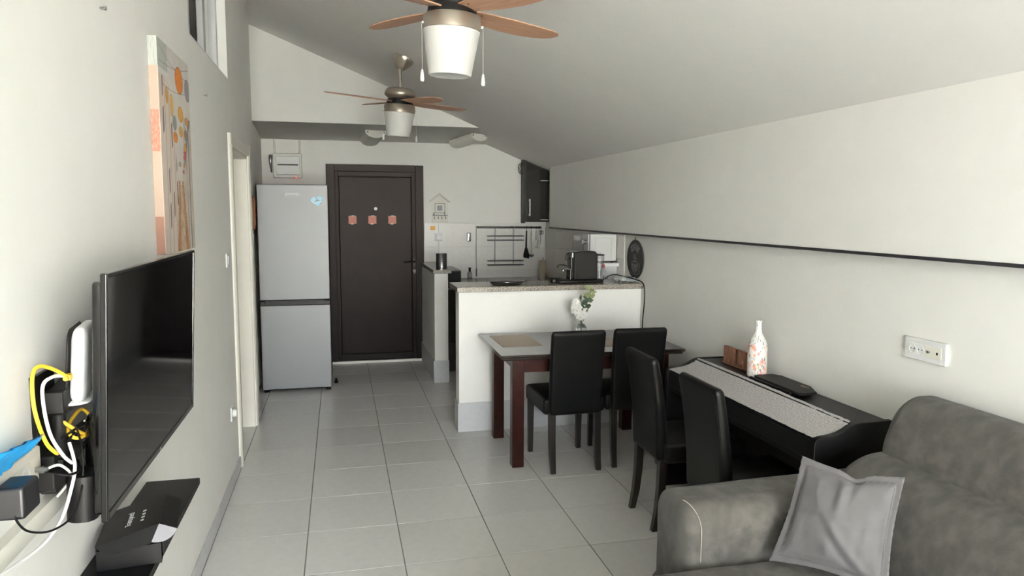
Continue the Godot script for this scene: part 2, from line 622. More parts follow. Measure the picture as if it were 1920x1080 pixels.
func build_room() -> void:
	var XL := -0.645
	var XR := 2.26
	var ZB := -7.81
	var ZF := 3.6
	# floor: bed of grout and one piece for each tile
	var fl := struct_root("floor")
	var b := MB.new()
	b.span(Vector3(-0.95, -0.06, ZB - 0.15), Vector3(XR + 0.15, -0.0025, ZF + 0.15))
	obj("grout_bed", b, K.grout, fl)
	var cache := {}
	for cx in cells(-0.1837, 0.45, -0.83, XR, 0.005):
		for cz in cells(-3.207, 0.45, ZB, ZF + 0.15, 0.005):
			var t := obj("tile", tile_piece(cache, cx[1] - cx[0], 0.012, cz[1] - cz[0], 0.0015), K.tiles[rng.randi() % 4], fl)
			t.position = Vector3((cx[0] + cx[1]) * 0.5, -0.006, (cz[0] + cz[1]) * 0.5)
	# left wall with the doorway and the high window cut out
	b = MB.new()
	var T := 0.16
	b.span(Vector3(XL - T, 0, ZF), Vector3(XL, 3.3, -3.63))
	b.span(Vector3(XL - T, 0, -3.63), Vector3(XL, 2.425, -4.76))
	b.span(Vector3(XL - T, 3.0, -3.63), Vector3(XL, 3.3, -4.82))
	b.span(Vector3(XL - T, 2.03, -4.76), Vector3(XL, 2.425, -4.82))
	b.span(Vector3(XL - T, 2.03, -4.82), Vector3(XL, 3.3, -5.66))
	b.span(Vector3(XL - T, 0, -5.66), Vector3(XL, 3.3, -5.95))
	struct("wall_left", b, K.wall)
	b = MB.new()
	b.span(Vector3(-0.95, 0, -5.90), Vector3(-0.75, 3.34, ZB))
	struct("wall_left_recess", b, K.wall)
	b = MB.new()
	b.span(Vector3(-0.95, 0, ZB - 0.15), Vector3(XR + 0.15, 3.3, ZB))
	var wb := struct("wall_back", b, K.wall)
	# ceramic tiles on the back wall of the kitchen
	for cx in cells(1.046 - 0.415, 0.415, 0.895, XR - 0.012, 0.003):
		for cyy in cells(1.495 - 0.2545 * 6, 0.2545, 0.0, 1.495, 0.003):
			var t := obj("tile", tile_piece(cache, cx[1] - cx[0], cyy[1] - cyy[0], 0.008, 0.001), K.walltile[rng.randi() % 3], wb)
			t.position = Vector3((cx[0] + cx[1]) * 0.5, (cyy[0] + cyy[1]) * 0.5, ZB + 0.004)
	# right wall, thicker above
	b = MB.new()
	b.span(Vector3(XR, 0, ZF), Vector3(XR + 0.15, 2.2, ZB))
	var wr := struct("wall_right", b, K.wall)
	for cz in cells(ZB, 0.415, ZB + 0.01, -5.49, 0.003):
		for cyy in cells(1.495 - 0.2545 * 6, 0.2545, 0.0, 1.45, 0.003):
			var t := obj("tile", tile_piece(cache, 0.008, cyy[1] - cyy[0], cz[1] - cz[0], 0.001), K.walltile[rng.randi() % 3], wr)
			t.position = Vector3(XR - 0.004, (cyy[0] + cyy[1]) * 0.5, (cz[0] + cz[1]) * 0.5)
	b = MB.new()
	b.span(Vector3(2.2, 1.460, ZF), Vector3(XR, 2.11, -7.47))
	struct("wall_right_upper", b, K.wall)
	b = MB.new()
	b.span(Vector3(2.194, 1.447, ZF), Vector3(XR, 1.4605, -7.46), 0.001)
	struct("trim_1", b, mat(Color(0.10, 0.105, 0.125), 0.5))
	# sloping ceiling
	b = MB.new()
	b.prism(PackedVector2Array([Vector2(-0.95, cy(-0.95)), Vector2(XR + 0.2, cy(XR + 0.2)), Vector2(XR + 0.2, cy(XR + 0.2) + 0.12), Vector2(-0.95, cy(-0.95) + 0.12)]), ZB - 0.15, ZF + 0.15)
	struct("ceiling", b, K.ceiling)
	# boxed header over the entrance: upright face and slightly falling underside
	b = MB.new()
	var y0 := 2.437
	var y1 := 2.347
	var xa := 2.2 - (y0 - 2.094) / 0.404
	var xb := 2.2 - (y1 - 2.094) / 0.404
	var A := Vector3(-0.75, y0, -7.05)
	var B := Vector3(xa, y0, -7.05)
	var C := Vector3(-0.75, cy(-0.75), -7.05)
	var D := Vector3(-0.75, y1, ZB)
	var E := Vector3(xb, y1, ZB)
	b.tri(A, B, C, Vector3.BACK, Vector3.BACK, Vector3.BACK)
	var un := Vector3(0, -1, -(y0 - y1) / 0.76).normalized()
	b.quad(A, B, E, D, un)
	var rn := Vector3(0.37, 0.93, 0).normalized()
	b.tri(B, E, Vector3(-0.75, cy(-0.75), ZB), rn, rn, rn)
	b.tri(B, Vector3(-0.75, cy(-0.75), ZB), C, rn, rn, rn)
	b.tri(D, E, Vector3(-0.75, cy(-0.75), ZB), Vector3.FORWARD, Vector3.FORWARD, Vector3.FORWARD)
	b.quad(A, C, Vector3(-0.75, cy(-0.75), ZB), D, Vector3.LEFT)
	struct("wall_header", b, K.wall)
	# wall behind the camera with the wide balcony doorway
	b = MB.new()
	var o0 := -0.58
	var o1 := 1.85
	b.span(Vector3(XL - T, 0, ZF), Vector3(o0, 3.3, ZF + 0.15))
	b.span(Vector3(o1, 0, ZF), Vector3(XR + 0.15, 2.3, ZF + 0.15))
	b.span(Vector3(o0, 2.95, ZF), Vector3(0.84, 3.4, ZF + 0.15))
	b.span(Vector3(0.79, 2.2, ZF), Vector3(XR, 2.8, ZF + 0.15))
	struct("wall_front", b, K.wall)
	var w2 := struct_root("window_2")
	b = MB.new()
	b.span(Vector3(o0, 0, ZF + 0.04), Vector3(o0 + 0.06, 2.95, ZF + 0.11), 0.004)
	b.span(Vector3(o1 - 0.06, 0, ZF + 0.04), Vector3(o1, 2.2, ZF + 0.11), 0.004)
	b.span(Vector3(o0, 2.89, ZF + 0.04), Vector3(0.84, 2.95, ZF + 0.11), 0.004)
	b.span(Vector3(0.79, 2.14, ZF + 0.04), Vector3(o1, 2.2, ZF + 0.11), 0.004)
	b.span(Vector3(0.79, 0, ZF + 0.04), Vector3(0.84, 2.9, ZF + 0.11), 0.004)
	obj("window_frame", b, K.white, w2)
	# terrace outside
	b = MB.new()
	b.span(Vector3(-25, -0.16, ZF + 0.15), Vector3(28, -0.03, ZF + 40.0))
	struct("floor_terrace", b, mat(Color(0.82, 0.80, 0.755), 0.8))
	# skirting tiles along the left wall
	var sk := struct_root("baseboard_left")
	for cz in cells(-3.207 + 0.2, 0.45, -4.715, ZF, 0.003):
		var t := obj("tile", tile_piece(cache, 0.012, 0.075, cz[1] - cz[0], 0.002), K.skirt, sk)
		t.position = Vector3(XL + 0.006, 0.0375, (cz[0] + cz[1]) * 0.5)
	for cz in [[-5.948, -5.712]]:
		var t := obj("tile", tile_piece(cache, 0.012, 0.075, cz[1] - cz[0], 0.002), K.skirt, sk)
		t.position = Vector3(XL + 0.006, 0.0375, (cz[0] + cz[1]) * 0.5)
	var sr := struct_root("baseboard_right")
	for cz in cells(-3.207, 0.45, -5.13, ZF, 0.003):
		var t := obj("tile", tile_piece(cache, 0.012, 0.075, cz[1] - cz[0], 0.002), K.skirt, sr)
		t.position = Vector3(XR - 0.006, 0.0375, (cz[0] + cz[1]) * 0.5)
	# half-height walls of the kitchen
	b = MB.new()
	b.span(Vector3(0.835, 0, -5.15), Vector3(XR, 1.043, -5.29), 0.003)
	struct("wall_counter", b, K.wall)
	var sc := struct_root("baseboard_counter")
	for cx in cells(0.824, 0.45, 0.824, XR, 0.003):
		var t := obj("tile", tile_piece(cache, cx[1] - cx[0], 0.217, 0.010, 0.0015), K.skirt, sc)
		t.position = Vector3((cx[0] + cx[1]) * 0.5, 0.1085, -5.145)
	var te := obj("tile", tile_piece(cache, 0.010, 0.217, 0.145, 0.0015), K.skirt, sc)
	te.position = Vector3(0.830, 0.1085, -5.2225)
	b = MB.new()
	b.span(Vector3(0.86, 0, -6.72), Vector3(0.99, 1.045, ZB), 0.003)
	struct("wall_kitchen_end", b, K.wall)
	var se := struct_root("baseboard_kitchen_end")
	te = obj("tile", tile_piece(cache, 0.14, 0.212, 0.010, 0.0015), K.skirt, se)
	te.position = Vector3(0.925, 0.106, -6.715)
	for cz in cells(-6.71 - 0.45, 0.45, ZB, -6.72, 0.003):
		var t := obj("tile", tile_piece(cache, 0.010, 0.212, cz[1] - cz[0], 0.0015), K.skirt, se)
		t.position = Vector3(0.855, 0.106, (cz[0] + cz[1]) * 0.5)

func build_doors_windows() -> void:
	# entrance door in the back wall
	var ZB := -7.81
	var d := struct_root("door_1")
	var b := MB.new()
	b.span(Vector3(-0.12, 0.02, ZB), Vector3(-0.035, 2.105, ZB + 0.045), 0.004)
	b.span(Vector3(0.80, 0.02, ZB), Vector3(0.885, 2.105, ZB + 0.045), 0.004)
	b.span(Vector3(-0.035, 2.035, ZB), Vector3(0.80, 2.105, ZB + 0.045), 0.004)
	obj("door_frame", b, K.doorframe, d)
	var leaf := MB.new()
	leaf.span(Vector3(-0.037, 0.03, ZB), Vector3(0.802, 2.037, ZB + 0.030), 0.003)
	leaf.span(Vector3(-0.025, 0.035, ZB + 0.03), Vector3(0.0, 2.03, ZB + 0.042), 0.003)
	leaf.span(Vector3(0.76, 0.035, ZB + 0.03), Vector3(0.79, 2.03, ZB + 0.042), 0.003)
	leaf.span(Vector3(0.0, 1.985, ZB + 0.03), Vector3(0.76, 2.03, ZB + 0.042), 0.003)
	leaf.span(Vector3(0.0, 0.035, ZB + 0.03), Vector3(0.76, 0.10, ZB + 0.042), 0.003)
	obj("door_leaf", leaf, K.doorframe, d)
	b = MB.new()
	b.span(Vector3(0.010, 0.110, ZB + 0.029), Vector3(0.750, 1.975, ZB + 0.040), 0.004)
	obj("door_panel", b, K.doorbrown, d)
	b = MB.new()
	for q in [[-0.003, 0.097, 0.011, 1.988], [0.749, 0.097, 0.763, 1.988], [-0.003, 1.974, 0.763, 1.988], [-0.003, 0.097, 0.763, 0.111]]:
		b.span(Vector3(q[0], q[1], ZB + 0.030), Vector3(q[2], q[3], ZB + 0.0345))
	obj("gasket", b, mat(Color(0.02, 0.018, 0.018), 0.9), d)
	b = MB.new()
	b.span(Vector3(0.762, 1.03, ZB + 0.042), Vector3(0.792, 1.13, ZB + 0.052), 0.004)
	b.tube(curve([Vector3(0.777, 1.085, ZB + 0.05), Vector3(0.777, 1.085, ZB + 0.085), Vector3(0.765, 1.084, ZB + 0.098), Vector3(0.66, 1.075, ZB + 0.095)], 12), 0.010, 10)
	obj("handle", b, K.black, d)
	b = MB.new()
	b.cyl(Vector3(0.781, 0.985, ZB + 0.042), Vector3(0.781, 0.985, ZB + 0.05), 0.016, 16)
	b.span(Vector3(0.774, 0.955, ZB + 0.049), Vector3(0.788, 0.985, ZB + 0.055), 0.002)
	obj("lock", b, mat(Color(0.34, 0.33, 0.32), 0.4, 0.8), d)
	b = MB.new()
	b.cyl(Vector3(0.381, 1.648, ZB + 0.04), Vector3(0.381, 1.648, ZB + 0.048), 0.017, 16)
	obj("peephole", b, K.white, d)
	for x in [0.141, 0.345, 0.552]:
		b = MB.new()
		b.span(Vector3(x - 0.041, 1.49, ZB + 0.04), Vector3(x + 0.041, 1.572, ZB + 0.043), 0.001)
		var s := obj("felt_square", b, K.pink, d)
		b = MB.new()
		b.span(Vector3(x - 0.012, 1.568, ZB + 0.043), Vector3(x + 0.022, 1.577, ZB + 0.0436))
		obj("tape", b, K.offwhite, s)
		b = MB.new()
		b.span(Vector3(x - 0.02, 1.484, ZB + 0.043), Vector3(x + 0.012, 1.493, ZB + 0.0436))
		obj("tape", b, K.offwhite, s)
	b = MB.new()
	b.span(Vector3(-0.125, -0.0005, ZB), Vector3(0.89, 0.028, ZB + 0.05), 0.004)
	obj("threshold", b, K.offwhite, d)
	# doorway in the left wall, with lining, architrave and a leaf shut on the far side
	var XL := -0.645
	d = struct_root("door_2")
	b = MB.new()
	b.span(Vector3(XL - 0.16, 0, -4.765), Vector3(XL + 0.001, 2.03, -4.80), 0.002)
	b.span(Vector3(XL - 0.16, 0, -5.655), Vector3(XL + 0.001, 2.03, -5.62), 0.002)
	b.span(Vector3(XL - 0.16, 1.995, -4.80), Vector3(XL + 0.001, 2.03, -5.62), 0.002)
	b.span(Vector3(XL - 0.115, 0, -5.62), Vector3(XL - 0.10, 1.995, -5.607), 0.002)
	b.span(Vector3(XL - 0.115, 0, -4.80), Vector3(XL - 0.10, 1.995, -4.813), 0.002)
	obj("door_lining", b, K.cream, d)
	for s in [[-4.715, -4.785], [-5.635, -5.705]]:
		b = MB.new()
		b.xf = Transform3D(Basis(Vector3.RIGHT, -PI / 2), Vector3.ZERO)
		var z0: float = -s[0]
		var z1: float = -s[1]
		var pr := PackedVector2Array()
		for q in [[XL, 0.0], [XL + 0.010, 0.0], [XL + 0.018, 0.12], [XL + 0.022, 0.35], [XL + 0.022, 0.75], [XL + 0.016, 0.93], [XL + 0.008, 1.0], [XL, 1.0]]:
			pr.append(Vector2(q[0], lerpf(z0, z1, q[1])))
		b.prism(pr, 0.0, 2.095)
		obj("architrave", b, K.cream, d)
	b = MB.new()
	b.span(Vector3(XL, 2.02, -4.715), Vector3(XL + 0.020, 2.095, -5.705), 0.007)
	obj("architrave", b, K.cream, d)
	b = MB.new()
	b.span(Vector3(XL - 0.155, 0.008, -4.80), Vector3(XL - 0.115, 1.995, -5.62), 0.002)
	var lf := obj("door_leaf", b, K.cream, d)
	for r in [[0.15, 0.85], [1.0, 1.85]]:
		b = MB.new()
		b.span(Vector3(XL - 0.117, r[0], -4.92), Vector3(XL - 0.108, r[1], -5.50), 0.006)
		obj("panel", b, K.cream, lf)
	b = MB.new()
	b.cyl(Vector3(XL - 0.115, 1.02, -4.87), Vector3(XL - 0.075, 1.02, -4.87), 0.009, 10)
	b.cyl(Vector3(XL - 0.078, 1.02, -4.865), Vector3(XL - 0.078, 1.02, -4.98), 0.008, 10)
	obj("handle", b, K.steel, lf)
	# high sliding window in the left wall, over a dim neighbouring room
	var w := struct_root("window_1")
	b = MB.new()
	var y0 := 2.425
	var y1 := 3.0
	var za := -3.63
	var zb := -4.82
	for s in [[za, za - 0.05], [zb + 0.05, zb]]:
		b.span(Vector3(XL - 0.13, y0, s[0]), Vector3(XL - 0.05, y1, s[1]), 0.003)
	b.span(Vector3(XL - 0.13, y0, za - 0.05), Vector3(XL - 0.05, y0 + 0.045, zb + 0.05), 0.003)
	b.span(Vector3(XL - 0.13, y1 - 0.045, za - 0.05), Vector3(XL - 0.05, y1, zb + 0.05), 0.003)
	b.span(Vector3(XL - 0.135, y0 + 0.045, -4.13), Vector3(XL - 0.095, y1 - 0.04, -4.20), 0.003)
	b.span(Vector3(XL - 0.09, y0 + 0.045, -4.36), Vector3(XL - 0.055, y1 - 0.04, -4.43), 0.003)
	obj("window_frame", b, K.alu, w)
	b = MB.new()
	b.span(Vector3(XL - 0.115, y0 + 0.04, za - 0.04), Vector3(XL - 0.111, y1 - 0.04, -4.14))
	obj("pane", b, K.glass, w)
	b = MB.new()
	b.span(Vector3(XL - 0.076, y0 + 0.04, -4.42), Vector3(XL - 0.072, y1 - 0.04, zb + 0.04))
	obj("pane", b, K.glass, w)
	b = MB.new()
	b.span(Vector3(XL - 0.05, y0 - 0.002, za), Vector3(XL + 0.002, y0 + 0.004, zb), 0.002)
	obj("window_sill", b, K.white, w)
	# the neighbouring room behind the window
	b = MB.new()
	b.span(Vector3(-2.4, 2.2, -3.2), Vector3(-2.3, 3.3, -5.3))
	b.span(Vector3(-2.4, 2.2, -3.25), Vector3(XL - 0.16, 3.3, -3.2))
	b.span(Vector3(-2.4, 2.2, -5.3), Vector3(XL - 0.16, 3.3, -5.25))
	b.span(Vector3(-2.4, 2.15, -3.2), Vector3(XL - 0.16, 2.2, -5.3))
	b.span(Vector3(-2.4, 3.3, -3.2), Vector3(XL - 0.16, 3.35, -5.3))
	struct("wall_neighbouring_room", b, K.wall)

func make_fan(label: String, at: Vector3, tz: float, tx: float, first: float) -> void:
	var f := thing("ceiling_fan", label, "ceiling fan", at, 0.0, "ceiling fans")
	var tilt := Basis(Vector3.BACK, tz) * Basis(Vector3.RIGHT, tx)
	var ceil_y := cy(at.x) - at.y
	# canopy set square to the sloping ceiling
	var b := MB.new()
	var sl := Basis(Vector3.BACK, -atan(0.404))
	var top := Vector3(0.036, ceil_y - 0.004 - 0.036 * 0.404, 0)
	b.xf = Transform3D(sl, top)
	b.lathe([Vector2(0.0, -0.088), Vector2(0.028, -0.088), Vector2(0.036, -0.082), Vector2(0.058, -0.05), Vector2(0.071, -0.028), Vector2(0.078, -0.014), Vector2(0.079, 0.006)], 28)
	obj("canopy", b, K.nickel, f)
	b = MB.new()
	var rod_top := top + sl * Vector3(0, -0.082, 0)
	b.cyl(rod_top, tilt * Vector3(0, 0.10, 0), 0.0145, 16)
	obj("downrod", b, K.nickel, f)
	b = MB.new()
	b.xf = Transform3D(tilt, Vector3.ZERO)
	b.lathe([Vector2(0.0, 0.113), Vector2(0.035, 0.113), Vector2(0.085, 0.108), Vector2(0.102, 0.100), Vector2(0.106, 0.094), Vector2(0.113, 0.083), Vector2(0.119, 0.066), Vector2(0.116, 0.052), Vector2(0.108, 0.044), Vector2(0.098, 0.038), Vector2(0.088, 0.030), Vector2(0.080, 0.026), Vector2(0.0, 0.026)], 40)
	obj("motor_housing", b, K.nickel, f)
	b = MB.new()
	b.xf = Transform3D(tilt, Vector3.ZERO)
	b.lathe([Vector2(0.0, 0.030), Vector2(0.086, 0.030), Vector2(0.098, 0.015), Vector2(0.102, -0.012), Vector2(0.0, -0.012)], 32)
	obj("flywheel", b, K.black, f)
	# four blades, each with its three screws
	var up := [Vector2(0.075, 0.040), Vector2(0.16, 0.050), Vector2(0.30, 0.056), Vector2(0.45, 0.055), Vector2(0.53, 0.050), Vector2(0.575, 0.040), Vector2(0.597, 0.022)]
	var dn := [Vector2(0.600, 0.004), Vector2(0.592, -0.022), Vector2(0.565, -0.046), Vector2(0.51, -0.068), Vector2(0.43, -0.084), Vector2(0.33, -0.088), Vector2(0.22, -0.078), Vector2(0.13, -0.058), Vector2(0.075, -0.042)]
	var poly := PackedVector2Array(up + dn)
	for k in 4:
		var a := first + k * PI * 0.5
		# local x runs along the blade, local y across it (w), local z is its thickness
		var u := Vector3(cos(a), 0, -sin(a))
		var w := Vector3(sin(a), 0, cos(a))
		var p := deg_to_rad(8.0)
		var wv := (w * cos(p) + Vector3.UP * sin(p)).normalized()
		var bas := Basis(u, wv, u.cross(wv))
		b = MB.new()
		b.xf = Transform3D(tilt * bas, tilt * Vector3(0, 0.008, 0))
		b.prism(poly, -0.003, 0.003, 0.0012)
		var bl := obj("blade", b, K.blade, f)
		for s in [Vector2(0.10, 0.0), Vector2(0.135, 0.025), Vector2(0.135, -0.028)]:
			b = MB.new()
			b.xf = Transform3D(tilt * bas, tilt * Vector3(0, 0.008, 0))
			for sg in [-1.0, 1.0]:
				b.cyl(Vector3(s.x, s.y, 0), Vector3(s.x, s.y, 0.0055 * sg), 0.0042, 8)
			obj("screw", b, K.chrome, bl)
	b = MB.new()
	b.xf = Transform3D(tilt, Vector3.ZERO)
	b.lathe([Vector2(0.0, -0.012), Vector2(0.100, -0.012), Vector2(0.112, -0.016), Vector2(0.118, -0.026), Vector2(0.119, -0.074), Vector2(0.116, -0.076), Vector2(0.0, -0.076)], 40)
	obj("light_band", b, K.nickel, f)
	b = MB.new()
	b.xf = Transform3D(tilt, Vector3.ZERO)
	b.lathe([Vector2(0.0, -0.246), Vector2(0.080, -0.250), Vector2(0.0845, -0.252), Vector2(0.0875, -0.248), Vector2(0.1165, -0.074)], 48)
	obj("lamp_shade", b, K.shade, f)
	for s in [[-0.124, 0.02, 0.185], [0.124, 0.03, 0.185]]:
		var q: Vector3 = tilt * Vector3(s[0], -0.055, s[1])
		b = MB.new()
		b.cyl(tilt * Vector3(s[0] * 0.93, -0.055, s[1]), q, 0.006, 8)
		for i in 30:
			var y: float = q.y - 0.006 - i * s[2] / 30.0
			b.lathe([Vector2(0, -0.0016), Vector2(0.0016, 0), Vector2(0, 0.0016)], 6, Vector3(q.x, y, q.z))
		b.cyl(q, q - Vector3(0, s[2], 0), 0.0006, 4)
		var ch := obj("pull_chain", b, K.offwhite, f)
		b = MB.new()
		b.lathe([Vector2(0, -0.048), Vector2(0.006, -0.047), Vector2(0.0085, -0.038), Vector2(0.0075, -0.022), Vector2(0.0045, -0.004), Vector2(0.003, 0.0), Vector2(0, 0.0)], 12, q - Vector3(0, s[2], 0))
		obj("pull_knob", b, K.white, ch)

func build_fans() -> void:
	make_fan("ceiling fan nearest the camera, its upper half cut off by the picture edge", Vector3(0.465, 2.43, -3.0), deg_to_rad(-2.2), deg_to_rad(2.2), deg_to_rad(29))
	make_fan("smaller looking ceiling fan farther back, hanging by its rod before the entrance", Vector3(0.47, 2.445, -5.658), deg_to_rad(-3.0), deg_to_rad(3.5), deg_to_rad(23.5))
	# two half-round wall lamps on the underside of the header
	for s in [[Vector3(0.37, 2.408, -7.29), deg_to_rad(6), "half-round white ceiling lamp behind the far fan, left of the other"], [Vector3(1.40, 2.405, -7.30), deg_to_rad(26), "half-round white ceiling lamp nearer the kitchen cabinet"]]:
		var l := thing("ceiling_lamp", s[2], "lamp", s[0], s[1], "half-round lamps under the header")
		l.rotation.x = -0.118
		var poly := PackedVector2Array()
		for i in 13:
			var a := PI + PI * i / 12.0
			poly.append(Vector2(cos(a) * 0.098, sin(a) * 0.062 - 0.012))
		poly.append(Vector2(0.098, 0.0))
		poly.append(Vector2(-0.098, 0.0))
		var b := MB.new()
		b.prism(poly, -0.40, -0.006, 0.002)
		obj("diffuser", b, K.offwhite, l)
		b = MB.new()
		var pl := PackedVector2Array()
		for q in poly:
			pl.append(q * Vector2(1.05, 1.03))
		b.prism(pl, -0.006, 0.006, 0.002)
		var e := obj("end_cap", b, K.offwhite, l)
		for x in [-0.08, 0.08]:
			b = MB.new()
			b.cyl(Vector3(x, -0.018, 0.005), Vector3(x, -0.018, 0.009), 0.009, 12)
			obj("screw", b, K.grey, e)

func build_kitchen() -> void:
	var ZB := -7.81
	# refrigerator
	var f := thing("refrigerator", "tall silver two-door refrigerator beside the brown entrance door", "refrigerator", Vector3(-0.39, 0, -6.64))
	var b := MB.new()
	b.span(Vector3(-0.30, 0.03, -0.66), Vector3(0.30, 1.85, -0.062), 0.008)
	obj("body", b, K.charcoal, f)
	b = MB.new()
	b.span(Vector3(-0.30, 0.835, -0.06), Vector3(0.30, 1.853, 0.0), 0.007)
	var up := obj("upper_door", b, K.fridge, f)
	b = MB.new()
	b.span(Vector3(-0.30, 0.03, -0.06), Vector3(0.30, 0.788, 0.0), 0.007)
	obj("lower_door", b, K.fridge, f)
	b = MB.new()
	b.span(Vector3(-0.295, 0.788, -0.06), Vector3(0.295, 0.835, -0.018), 0.002)
	b.span(Vector3(-0.295, 0.82, -0.02), Vector3(0.295, 0.833, -0.002), 0.002)
	b.span(Vector3(-0.298, 0.79, -0.02), Vector3(-0.255, 0.833, -0.002), 0.002)
	b.span(Vector3(0.245, 0.79, -0.02), Vector3(0.298, 0.833, -0.002), 0.002)
	obj("handle_recess", b, K.black, f)
	b = MB.new()
	for q in [[-0.27, -0.05], [0.27, -0.05], [-0.27, -0.6], [0.27, -0.6]]:
		b = MB.new()
		b.cyl(Vector3(q[0], 0.0, q[1]), Vector3(q[0], 0.032, q[1]), 0.02, 12)
		obj("foot", b, K.black, f)
	var tx := obj("lettering", text_mesh("gorenje", 0.024, 0.0008), K.white, up)
	tx.position = Vector3(-0.0, 1.771, 0.0006)
	# heart-shaped magnet
	var h := thing("fridge_magnet", "blue heart-shaped magnet with a dolphin on the refrigerator door", "magnet", Vector3(-0.181, 1.712, -6.64))
	b = MB.new()
	var heart := PackedVector2Array()
	for i in 40:
		var t := TAU * (i + 0.5) / 40.0
		heart.append(Vector2(16.0 * pow(sin(t), 3), 13.0 * cos(t) - 5.0 * cos(2 * t) - 2.0 * cos(3 * t) - cos(4 * t)) * 0.0033)
	h.rotation.z = 0.25
	b.prism(heart, 0.0, 0.005, 0.001)
	obj("heart", b, mottled(Color(0.12, 0.50, 0.66), Color(0.62, 0.80, 0.86), 0.03, 90, 12.0, 0.3, 0.0, 0.2, 2.0), h)
	b = MB.new()
	b.prism(PackedVector2Array([Vector2(-0.030, -0.008), Vector2(-0.018, 0.004), Vector2(-0.004, 0.010), Vector2(0.002, 0.019), Vector2(0.007, 0.010), Vector2(0.020, 0.004), Vector2(0.031, -0.006), Vector2(0.020, -0.004), Vector2(0.010, -0.002), Vector2(0.004, -0.010), Vector2(0.001, -0.001), Vector2(-0.016, -0.004)]), 0.005, 0.0065)
	obj("dolphin", b, mat(Color(0.05, 0.07, 0.10), 0.4), h)
	# granite worktops on the two half walls
	b = MB.new()
	b.span(Vector3(0.818, 1.043, -5.11), Vector3(2.259, 1.08, -5.50), 0.004)
	tag(obj("countertop", b, K.granite), "speckled granite worktop on the white half wall behind the dining table", "worktop", "granite worktops")
	b = MB.new()
	b.span(Vector3(0.845, 1.045, -6.69), Vector3(1.02, 1.08, ZB), 0.004)
	tag(obj("countertop", b, K.granite), "short granite worktop on the narrow end wall by the entrance door", "worktop", "granite worktops")
	# base units along the back wall
	for i in 3:
		var x0 := 1.212 + i * 0.345
		var lab: String = ["dark kitchen base unit, nearest the entrance door", "dark kitchen base unit in the middle of the three", "dark kitchen base unit in the right hand corner"][i]
		var c := thing("base_cabinet", lab, "cabinet", Vector3(x0, 0, ZB + 0.012), 0.0, "kitchen base units")
		b = MB.new()
		b.span(Vector3(0, 0.0, 0.0), Vector3(0.342, 0.86, 0.54), 0.002)
		obj("body", b, K.charcoal, c)
		b = MB.new()
		b.span(Vector3(0.003, 0.10, 0.54), Vector3(0.339, 0.855, 0.56), 0.002)
		var dr := obj("door", b, K.black, c)
		b = MB.new()
		b.span(Vector3(0.28, 0.62, 0.575), Vector3(0.295, 0.80, 0.59), 0.003)
		b.span(Vector3(0.28, 0.63, 0.558), Vector3(0.295, 0.645, 0.58))
		b.span(Vector3(0.28, 0.775, 0.558), Vector3(0.295, 0.79, 0.58))
		obj("handle", b, K.alu, dr)
	b = MB.new()
	b.span(Vector3(1.212, 0.861, ZB + 0.010), Vector3(2.248, 0.895, ZB + 0.60), 0.004)
	tag(obj("countertop", b, K.granite), "granite worktop along the tiled back wall of the kitchen", "worktop", "granite worktops")
	# narrow dark cabinet behind the end wall
	var nc := thing("narrow_cabinet", "narrow dark cabinet with a glass front behind the short end wall", "cabinet", Vector3(1.025, 0, ZB + 0.012))
	b = MB.new()
	b.span(Vector3(0, 0, 0), Vector3(0.165, 1.03, 0.62), 0.004)
	obj("body", b, mat(Color(0.17, 0.165, 0.16), 0.3), nc)
	b = MB.new()
	b.span(Vector3(0.008, 0.30, 0.62), Vector3(0.157, 0.90, 0.632), 0.003)
	var gd := obj("glass_door", b, K.black_gloss, nc)
	b = MB.new()
	b.span(Vector3(0.02, 0.84, 0.645), Vector3(0.145, 0.855, 0.66), 0.004)
	b.span(Vector3(0.03, 0.843, 0.63), Vector3(0.04, 0.852, 0.65))
	b.span(Vector3(0.125, 0.843, 0.63), Vector3(0.135, 0.852, 0.65))
	obj("handle", b, K.steel, gd)
	b = MB.new()
	b.span(Vector3(0.008, 0.91, 0.62), Vector3(0.157, 1.02, 0.63), 0.003)
	obj("control_panel", b, K.charcoal, nc)
	# wall cabinet, its top cut to the slope
	var uc := thing("wall_cabinet", "glossy dark wall cabinet cut off under the sloping ceiling", "cabinet", Vector3(0, 0, -7.81))
	b = MB.new()
	b.prism(PackedVector2Array([Vector2(1.965, 1.497), Vector2(1.985, 1.497), Vector2(1.985, 1.51), Vector2(2.25, 1.51), Vector2(2.25, cy(2.25) - 0.004), Vector2(1.965, cy(1.965) - 0.004)]), 0.009, 0.13)
	obj("body", b, K.black, uc)
	b = MB.new()
	b.prism(PackedVector2Array([Vector2(1.988, 1.512), Vector2(2.138, 1.512), Vector2(2.138, cy(2.138) - 0.012), Vector2(1.988, cy(1.988) - 0.012)]), 0.131, 0.149, 0.001)
	var d1 := obj("door", b, mat(Color(0.10, 0.10, 0.095), 0.12), uc)
	b = MB.new()
	b.span(Vector3(2.02, 1.575, 0.165), Vector3(2.034, 1.76, 0.179), 0.003)
	b.span(Vector3(2.02, 1.578, 0.148), Vector3(2.034, 1.60, 0.17))
	b.span(Vector3(2.02, 1.735, 0.148), Vector3(2.034, 1.757, 0.17))
	obj("handle", b, K.alu, d1)
	for r in [[1.512, 1.90], [1.906, 2.09]]:
		b = MB.new()
		var x1: float = 2.248
		b.prism(PackedVector2Array([Vector2(2.141, r[0]), Vector2(x1, r[0]), Vector2(x1, minf(r[1], cy(x1) - 0.012)), Vector2(2.141, minf(r[1], cy(2.141) - 0.012))]), 0.131, 0.149, 0.001)
		var d2 := obj("door", b, mat(Color(0.10, 0.10, 0.095), 0.12), uc)
		b = MB.new()
		var hy: float = r[0] + 0.02 if r[0] < 1.6 else r[0] + 0.05
		b.span(Vector3(2.145, hy, 0.16), Vector3(2.235, hy + 0.008, 0.168), 0.002)
